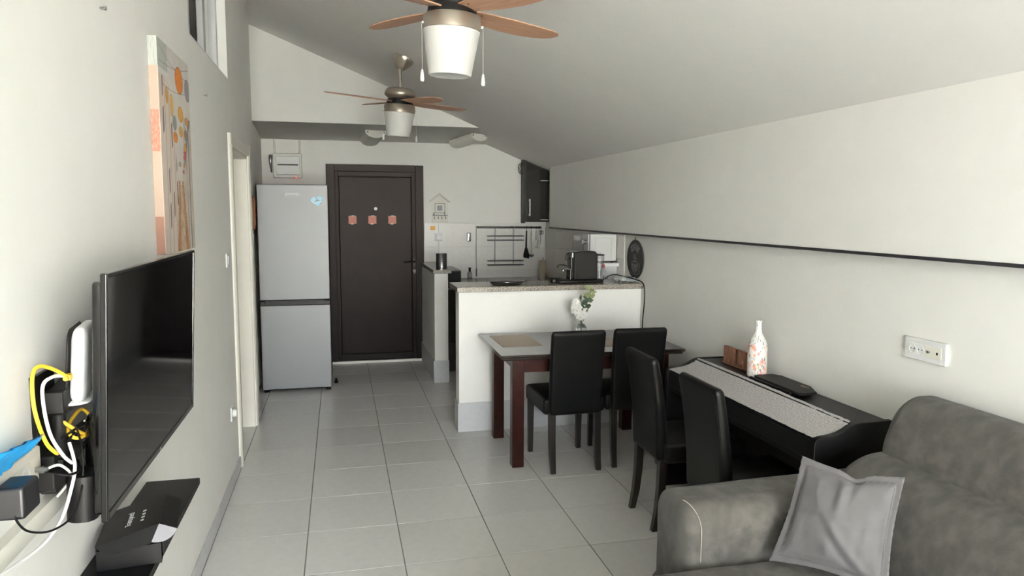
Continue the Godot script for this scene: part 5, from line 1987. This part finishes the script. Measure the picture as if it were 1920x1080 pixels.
func canvas_print() -> ImageTexture:
	# u 0 .. 1 from the near (left) edge: houses, a lane and rows of umbrellas hung on wires
	var w := 320
	var h := 448
	var im := Image.create(w, h, false, Image.FORMAT_RGB8)
	var n1 := noise(0.02, 101, 4)
	var n2 := noise(0.08, 102, 3)
	for y in h:
		for x in w:
			var u := float(x) / w
			var v := float(y) / h
			var k := n1.get_noise_2d(x, y)
			var c := Color(0.83, 0.80, 0.77).lerp(Color(0.77, 0.75, 0.73), 0.5 + 0.5 * k)
			# vanishing point of the lane
			var vx := 0.60
			var vy := 0.66
			var dx := u - vx
			var dy := v - vy
			var left_wall := dx < -0.06 - 0.45 * absf(dy) * (1.0 if dy < 0.0 else 0.45)
			var right_wall := dx > 0.05 + 0.30 * absf(dy) * (1.0 if dy < 0.0 else 0.5)
			if left_wall and v > 0.16:
				c = Color(0.85, 0.76, 0.70).lerp(Color(0.79, 0.73, 0.69), 0.5 + k)
				if u > 0.10:
					# upright mouldings and tall shutters, partly in other colours
					var st := fposmod((u - 0.10) * 9.0 + 0.3 * v, 1.0)
					var sh := n2.get_noise_2d(floor((u - 0.10) * 9.0) * 40.0, floor(v * 6.0 + u * 3.0) * 23.0)
					var wn := fposmod(v * 6.0 + u * 3.0, 1.0)
					if st < 0.14:
						c = Color(0.66, 0.60, 0.56)
					elif st > 0.42 and st < 0.74 and wn > 0.3 and sh > -0.05:
						c = Color(0.42, 0.36, 0.34).lerp(Color(0.62, 0.55, 0.50), clampf(sh * 2.0, 0, 1))
					else:
						c = c.lerp(Color(0.80, 0.76, 0.72), 0.55)
			if right_wall and v > 0.30:
				c = Color(0.78, 0.73, 0.67).lerp(Color(0.70, 0.66, 0.61), 0.5 + k)
				if (u > 0.88 and u < 0.91) or (u > 0.80 and u < 0.815):
					c = Color(0.45, 0.45, 0.46)
				elif v < 0.56 and absf(dx + dy * 0.85 - 0.05) < 0.018:
					c = Color(0.36, 0.36, 0.38)
			if dy > 0.0 and not left_wall and not right_wall:
				c = Color(0.78, 0.72, 0.64).lerp(Color(0.66, 0.55, 0.44), clampf(0.5 + n2.get_noise_2d(x, y * 0.4) * 1.4, 0, 1))
			if dy > -0.02 and absf(dx) > 0.03 + 0.16 * dy and absf(dx) < 0.08 + 0.34 * dy:
				var q := n2.get_noise_2d(x * 1.6, y * 1.6)
				c = Color(0.62, 0.42, 0.26) if q > 0.05 else (Color(0.40, 0.27, 0.20) if q < -0.2 else Color(0.80, 0.62, 0.40))
			# pink figure print on the wrapped edge side
			if u < 0.055:
				c = Color(0.69, 0.60, 0.535)
				if v > 0.33 and v < 0.52:
					c = Color(0.66, 0.42, 0.35).lerp(Color(0.69, 0.54, 0.46), 0.5 + n2.get_noise_2d(x * 2.0, y))
				if v > 0.82:
					c = Color(0.55, 0.40, 0.34)
			if v < 0.13 and u < 0.32:
				c = Color(0.62, 0.64, 0.61).lerp(Color(0.72, 0.72, 0.69), 0.5 + n2.get_noise_2d(x * 3.0, y * 0.4))
			im.set_pixel(x, y, c)
	# wires
	for s in [[0.1, 0.03, 0.9, 0.10], [0.1, 0.10, 1.0, 0.03], [0.15, 0.2, 0.98, 0.16]]:
		for i in 400:
			var t := i / 399.0
			var x := int(lerpf(s[0], s[2], t) * (w - 1))
			var y := int((lerpf(s[1], s[3], t) + 0.02 * sin(PI * t)) * (h - 1))
			im.set_pixel(x, y, Color(0.35, 0.34, 0.33))
	# umbrellas: centre u, v, half width, half height, colour
	var um := [[0.66, 0.125, 0.125, 0.068, Color(0.80, 0.46, 0.14)], [0.93, 0.145, 0.09, 0.06, Color(0.52, 0.50, 0.50)], [0.40, 0.275, 0.055, 0.055, Color(0.83, 0.66, 0.36)], [0.67, 0.295, 0.085, 0.040, Color(0.80, 0.58, 0.20)], [0.87, 0.315, 0.06, 0.022, Color(0.72, 0.50, 0.24)], [0.47, 0.355, 0.06, 0.036, Color(0.50, 0.53, 0.50)], [0.66, 0.385, 0.065, 0.027, Color(0.78, 0.60, 0.30)], [0.82, 0.39, 0.055, 0.028, Color(0.52, 0.42, 0.36)], [0.48, 0.425, 0.065, 0.028, Color(0.80, 0.50, 0.16)], [0.27, 0.24, 0.04, 0.04, Color(0.76, 0.54, 0.26)], [0.78, 0.46, 0.045, 0.022, Color(0.77, 0.56, 0.30)], [0.76, 0.49, 0.035, 0.012, Color(0.70, 0.20, 0.20)], [0.74, 0.515, 0.035, 0.012, Color(0.72, 0.24, 0.22)], [0.58, 0.555, 0.04, 0.014, Color(0.60, 0.58, 0.54)], [0.73, 0.555, 0.035, 0.012, Color(0.72, 0.52, 0.26)], [0.69, 0.59, 0.03, 0.010, Color(0.66, 0.24, 0.22)]]
	for q in um:
		var cx: float = q[0] * w
		var cy2: float = q[1] * h
		var rx: float = q[2] * w
		var ry: float = q[3] * h
		for y in range(maxi(0, int(cy2 - ry)), mini(h - 1, int(cy2 + ry)) + 1):
			for x in range(maxi(0, int(cx - rx)), mini(w - 1, int(cx + rx)) + 1):
				var d := Vector2((x - cx) / rx, (y - cy2) / ry)
				if d.length() < 1.0:
					var rib := absf(sin(atan2(d.y + 0.35, d.x) * 4.0))
					var col: Color = q[4]
					im.set_pixel(x, y, col.darkened(0.35) if rib < 0.10 or d.length() > 0.93 else col)
	return ImageTexture.create_from_image(im)

func build_small() -> void:
	var XR := 2.26
	# coffee machine on the counter, its front to the left
	var cm := thing("coffee_machine", "black capsule coffee machine on the granite worktop", "coffee machine", Vector3(1.745, 1.08, -5.30))
	var b := MB.new()
	b.prism(PackedVector2Array([Vector2(0.0, 0.026), Vector2(0.185, 0.026), Vector2(0.187, 0.215), Vector2(0.182, 0.232), Vector2(0.168, 0.243), Vector2(0.06, 0.245), Vector2(0.0, 0.236)]), -0.06, 0.06, 0.007)
	obj("housing", b, K.black, cm)
	b = MB.new()
	b.prism(PackedVector2Array([Vector2(-0.030, 0.026), Vector2(0.0, 0.026), Vector2(0.0, 0.238), Vector2(-0.018, 0.236), Vector2(-0.026, 0.20), Vector2(-0.022, 0.12), Vector2(-0.030, 0.10)]), -0.052, 0.052, 0.004)
	obj("front", b, K.black_gloss, cm)
	b = MB.new()
	b.prism(PackedVector2Array([Vector2(-0.036, 0.241), Vector2(0.03, 0.243), Vector2(0.03, 0.248), Vector2(-0.036, 0.246)]), -0.045, 0.045, 0.001)
	b.span(Vector3(-0.018, 0.195, 0.053), Vector3(-0.006, 0.235, 0.06), 0.003)
	obj("chrome_lid", b, K.chrome, cm)
	b = MB.new()
	b.tube(curve([Vector3(-0.016, 0.235, 0.0), Vector3(-0.042, 0.222, 0.0), Vector3(-0.050, 0.19, 0.0), Vector3(-0.042, 0.178, 0.0), Vector3(-0.024, 0.20, 0.0)], 20), 0.005, 8)
	obj("lever", b, K.black, cm)
	b = MB.new()
	b.cyl(Vector3(-0.025, 0.105, 0.0), Vector3(-0.085, 0.107, 0.0), 0.008, 12)
	b.cyl(Vector3(-0.07, 0.107, 0), Vector3(-0.07, 0.09, 0), 0.006, 10)
	obj("spout", b, K.chrome, cm)
	b = MB.new()
	b.tube(curve([Vector3(-0.02, 0.12, 0.0), Vector3(-0.06, 0.135, 0.0), Vector3(-0.10, 0.138, 0.0), Vector3(-0.118, 0.125, 0.0), Vector3(-0.11, 0.118, 0.0)], 16), 0.005, 8)
	obj("outlet_arm", b, K.black, cm)
	b = MB.new()
	b.soft(Vector3(0.055, 0.014, 0.005), Vector3(0.385, 0.028, 0.145), Vector3(0.05, 0.008, 0.05), 5)
	obj("base", b, K.black, cm)
	b = MB.new()
	b.soft(Vector3(-0.125, 0.016, -0.03), Vector3(0.09, 0.032, 0.11), Vector3(0.02, 0.006, 0.02), 4)
	var dt := obj("drip_tray", b, K.black, cm)
	for i in 5:
		b = MB.new()
		b.span(Vector3(-0.165 + i * 0.02, 0.031, -0.07), Vector3(-0.158 + i * 0.02, 0.035, 0.01), 0.001)
		obj("grid_bar", b, K.charcoal, dt)
	b = MB.new()
	b.soft(Vector3(0.222, 0.118, 0.0), Vector3(0.062, 0.185, 0.10), Vector3(0.025, 0.004, 0.025), 5)
	obj("water_tank", b, K.smoke, cm)
	b = MB.new()
	b.soft(Vector3(0.222, 0.213, 0.0), Vector3(0.066, 0.012, 0.104), Vector3(0.025, 0.004, 0.025), 5)
	obj("tank_lid", b, K.charcoal, cm)
	# cable from the coffee machine over the worktop edge, down the wall
	b = MB.new()
	b.tube(curve([Vector3(1.99, 1.098, -5.27), Vector3(2.04, 1.13, -5.27), Vector3(2.09, 1.14, -5.26), Vector3(2.15, 1.125, -5.22), Vector3(2.21, 1.11, -5.15), Vector3(2.243, 1.09, -5.095), Vector3(2.251, 1.04, -5.07), Vector3(2.252, 0.94, -5.07), Vector3(2.246, 0.80, -5.08), Vector3(2.248, 0.55, -5.09)], 60), 0.0042, 8)
	tag(obj("power_cable", b, K.black), "black mains cable from the coffee machine hanging down beside the half wall", "cable")
	# silver dish
	var tr := thing("serving_dish", "oval silver dish with two handles on the granite worktop", "dish", Vector3(1.215, 1.0805, -5.25))
	b = MB.new()
	b.xf = Transform3D(Basis.from_scale(Vector3(1.0, 1.0, 0.52)), Vector3.ZERO)
	b.lathe([Vector2(0, 0.0), Vector2(0.10, 0.0), Vector2(0.115, 0.006), Vector2(0.130, 0.018), Vector2(0.142, 0.021), Vector2(0.142, 0.023), Vector2(0.128, 0.021), Vector2(0.113, 0.009), Vector2(0.10, 0.003), Vector2(0, 0.003)], 48)
	obj("dish", b, K.steel, tr)
	for s in [-1.0, 1.0]:
		b = MB.new()
		b.tube(curve([Vector3(s * 0.132, 0.021, -0.03), Vector3(s * 0.155, 0.026, -0.02), Vector3(s * 0.158, 0.026, 0.02), Vector3(s * 0.132, 0.021, 0.03)], 14), 0.003, 6)
		obj("handle", b, K.steel, tr)
	# crumpled clear film at the wall end
	b = MB.new()
	var nf := noise(12.0, 55, 3)
	b.soft(Vector3(2.175, 1.102, -5.28), Vector3(0.13, 0.04, 0.16), 0.02, 6, 8, func(p): return p + Vector3(nf.get_noise_3d(p.x, p.y, p.z), 0.8 * maxf(-0.5, nf.get_noise_3d(p.z, p.x, p.y)), nf.get_noise_3d(p.y, p.z, p.x)) * 0.022)
	tag(obj("plastic_bag", b, K.film), "crumpled clear plastic bag at the wall end of the granite worktop", "bag")
	# bottle with a red cap
	var rb := thing("sauce_bottle", "small clear bottle with a red cap behind the coffee machine", "bottle", Vector3(2.055, 1.0805, -5.44))
	b = MB.new()
	b.lathe([Vector2(0, 0), Vector2(0.022, 0), Vector2(0.024, 0.004), Vector2(0.024, 0.075), Vector2(0.015, 0.095), Vector2(0.009, 0.10), Vector2(0, 0.10)], 16)
	obj("body", b, K.glass, rb)
	b = MB.new()
	b.cyl(Vector3(0, 0.098, 0), Vector3(0, 0.125, 0), 0.0125, 12)
	obj("cap", b, K.red, rb)
	# oval chalk plaque
	var pq := thing("wall_plaque", "oval black slate plaque with a chalk cup hanging at the end of the half wall", "plaque", Vector3(XR, 1.258, -5.262), -PI / 2)
	b = MB.new()
	var ov := PackedVector2Array()
	for i in 48:
		var a := TAU * i / 48.0
		ov.append(Vector2(cos(a) * 0.158, sin(a) * 0.152))
	b.prism(ov, 0.002, 0.012, 0.002)
	obj("slate", b, mottled(Color(0.10, 0.10, 0.105), Color(0.13, 0.13, 0.135), 0.05, 95, 8.0, 0.7), pq)
	var chalk := mat(Color(0.46, 0.46, 0.46), 0.9)
	b = MB.new()
	b.tube(curve([Vector3(-0.006, 0.150, 0.012), Vector3(0, 0.172, 0.008), Vector3(0.006, 0.150, 0.012)], 10), 0.002, 5)
	obj("loop", b, K.warmwood, pq)
	b = MB.new()
	var arc := func(cx: float, cy2: float, rx: float, ry: float, a0: float, a1: float) -> void:
		var q := []
		for i in 17:
			var a := lerpf(a0, a1, i / 16.0)
			q.append(Vector3(cx + cos(a) * rx, cy2 + sin(a) * ry, 0.0122))
		b.tube(q, 0.0016, 4)
	arc.call(0.0, -0.035, 0.062, 0.018, 0.0, TAU)
	arc.call(0.0, -0.04, 0.06, 0.065, PI, TAU)
	arc.call(0.072, -0.055, 0.025, 0.025, -PI * 0.55, PI * 0.55)
	arc.call(0.0, -0.098, 0.095, 0.02, PI, TAU)
	arc.call(0.0, -0.098, 0.095, 0.02, 0.0, PI * 0.2)
	for x in [-0.02, 0.0, 0.02]:
		b.tube(curve([Vector3(x, -0.015, 0.0122), Vector3(x + 0.012, 0.005, 0.0122), Vector3(x - 0.006, 0.022, 0.0122), Vector3(x + 0.005, 0.04, 0.0122)], 12), 0.0015, 4)
	arc.call(0.0, 0.01, 0.125, 0.115, PI * 0.22, PI * 0.78)
	obj("chalk_drawing", b, chalk, pq)
	b = MB.new()
	b.prism(PackedVector2Array([Vector2(-0.058, -0.035), Vector2(0.058, -0.035), Vector2(0.05, -0.075), Vector2(0.03, -0.098), Vector2(-0.03, -0.098), Vector2(-0.05, -0.075)]), 0.0118, 0.0124)
	obj("chalk_fill", b, mat(Color(0.33, 0.33, 0.335), 0.9), pq)
	var word := "COFFEE"
	for i in 6:
		var a := PI * 0.5 + (2.5 - i) * 0.26
		var o := obj("letter", text_mesh(word[i], 0.046, 0.001), chalk, pq)
		o.transform = Transform3D(Basis(Vector3.BACK, a - PI * 0.5), Vector3(cos(a) * 0.105, sin(a) * 0.092, 0.0123))
	# long socket plate on the right wall
	var sp := thing("socket_plate", "long white plate with two sockets on the right wall above the sofa", "socket", Vector3(XR, 1.085, -2.357), -PI / 2)
	b = MB.new()
	b.box(Vector3(0, 0, 0.007), Vector3(0.206, 0.088, 0.014), 0.003)
	obj("plate", b, K.white, sp)
	for i in 4:
		var x := -0.060 + 0.040 * i + (0.003 if i > 1 else 0.0)
		b = MB.new()
		b.box(Vector3(x, 0.0, 0.0145), Vector3(0.040, 0.045, 0.002), 0.0006)
		var md := obj("module", b, K.cream if i > 1 else K.white, sp)
		b = MB.new()
		b.xf = Transform3D(Basis(Vector3.RIGHT, PI / 2), Vector3(x, 0, 0.0155))
		if i < 2:
			b.lathe([Vector2(0, -0.0002), Vector2(0.0165, -0.0002), Vector2(0.0165, 0.0016), Vector2(0.0185, 0.0016), Vector2(0.0185, -0.0005)], 24)
			obj("socket_ring", b, K.white, md)
			for s in [-1.0, 1.0]:
				b = MB.new()
				b.cyl(Vector3(x + s * 0.0085, 0, 0.0155), Vector3(x + s * 0.0085, 0, 0.0160), 0.0025, 8)
				obj("socket_hole", b, K.charcoal, md)
		elif i == 2:
			b.cyl(Vector3(0, 0, 0), Vector3(0, 0.008, 0), 0.005, 12)
			obj("aerial_socket", b, K.steel, md)
		else:
			b = MB.new()
			b.span(Vector3(x - 0.004, -0.006, 0.0155), Vector3(x + 0.004, 0.004, 0.0162))
			obj("network_socket", b, K.charcoal, md)
	# small dark door stop on the floor near the refrigerator
	b = MB.new()
	b.lathe([Vector2(0, 0), Vector2(0.018, 0), Vector2(0.018, 0.02), Vector2(0.010, 0.024), Vector2(0.010, 0.045), Vector2(0.0, 0.047)], 14)
	var ds := obj("door_stop", b, K.black)
	ds.position = Vector3(-0.055, 0.0005, -6.92)
	tag(ds, "small black door stop on the floor beside the refrigerator", "door stop")
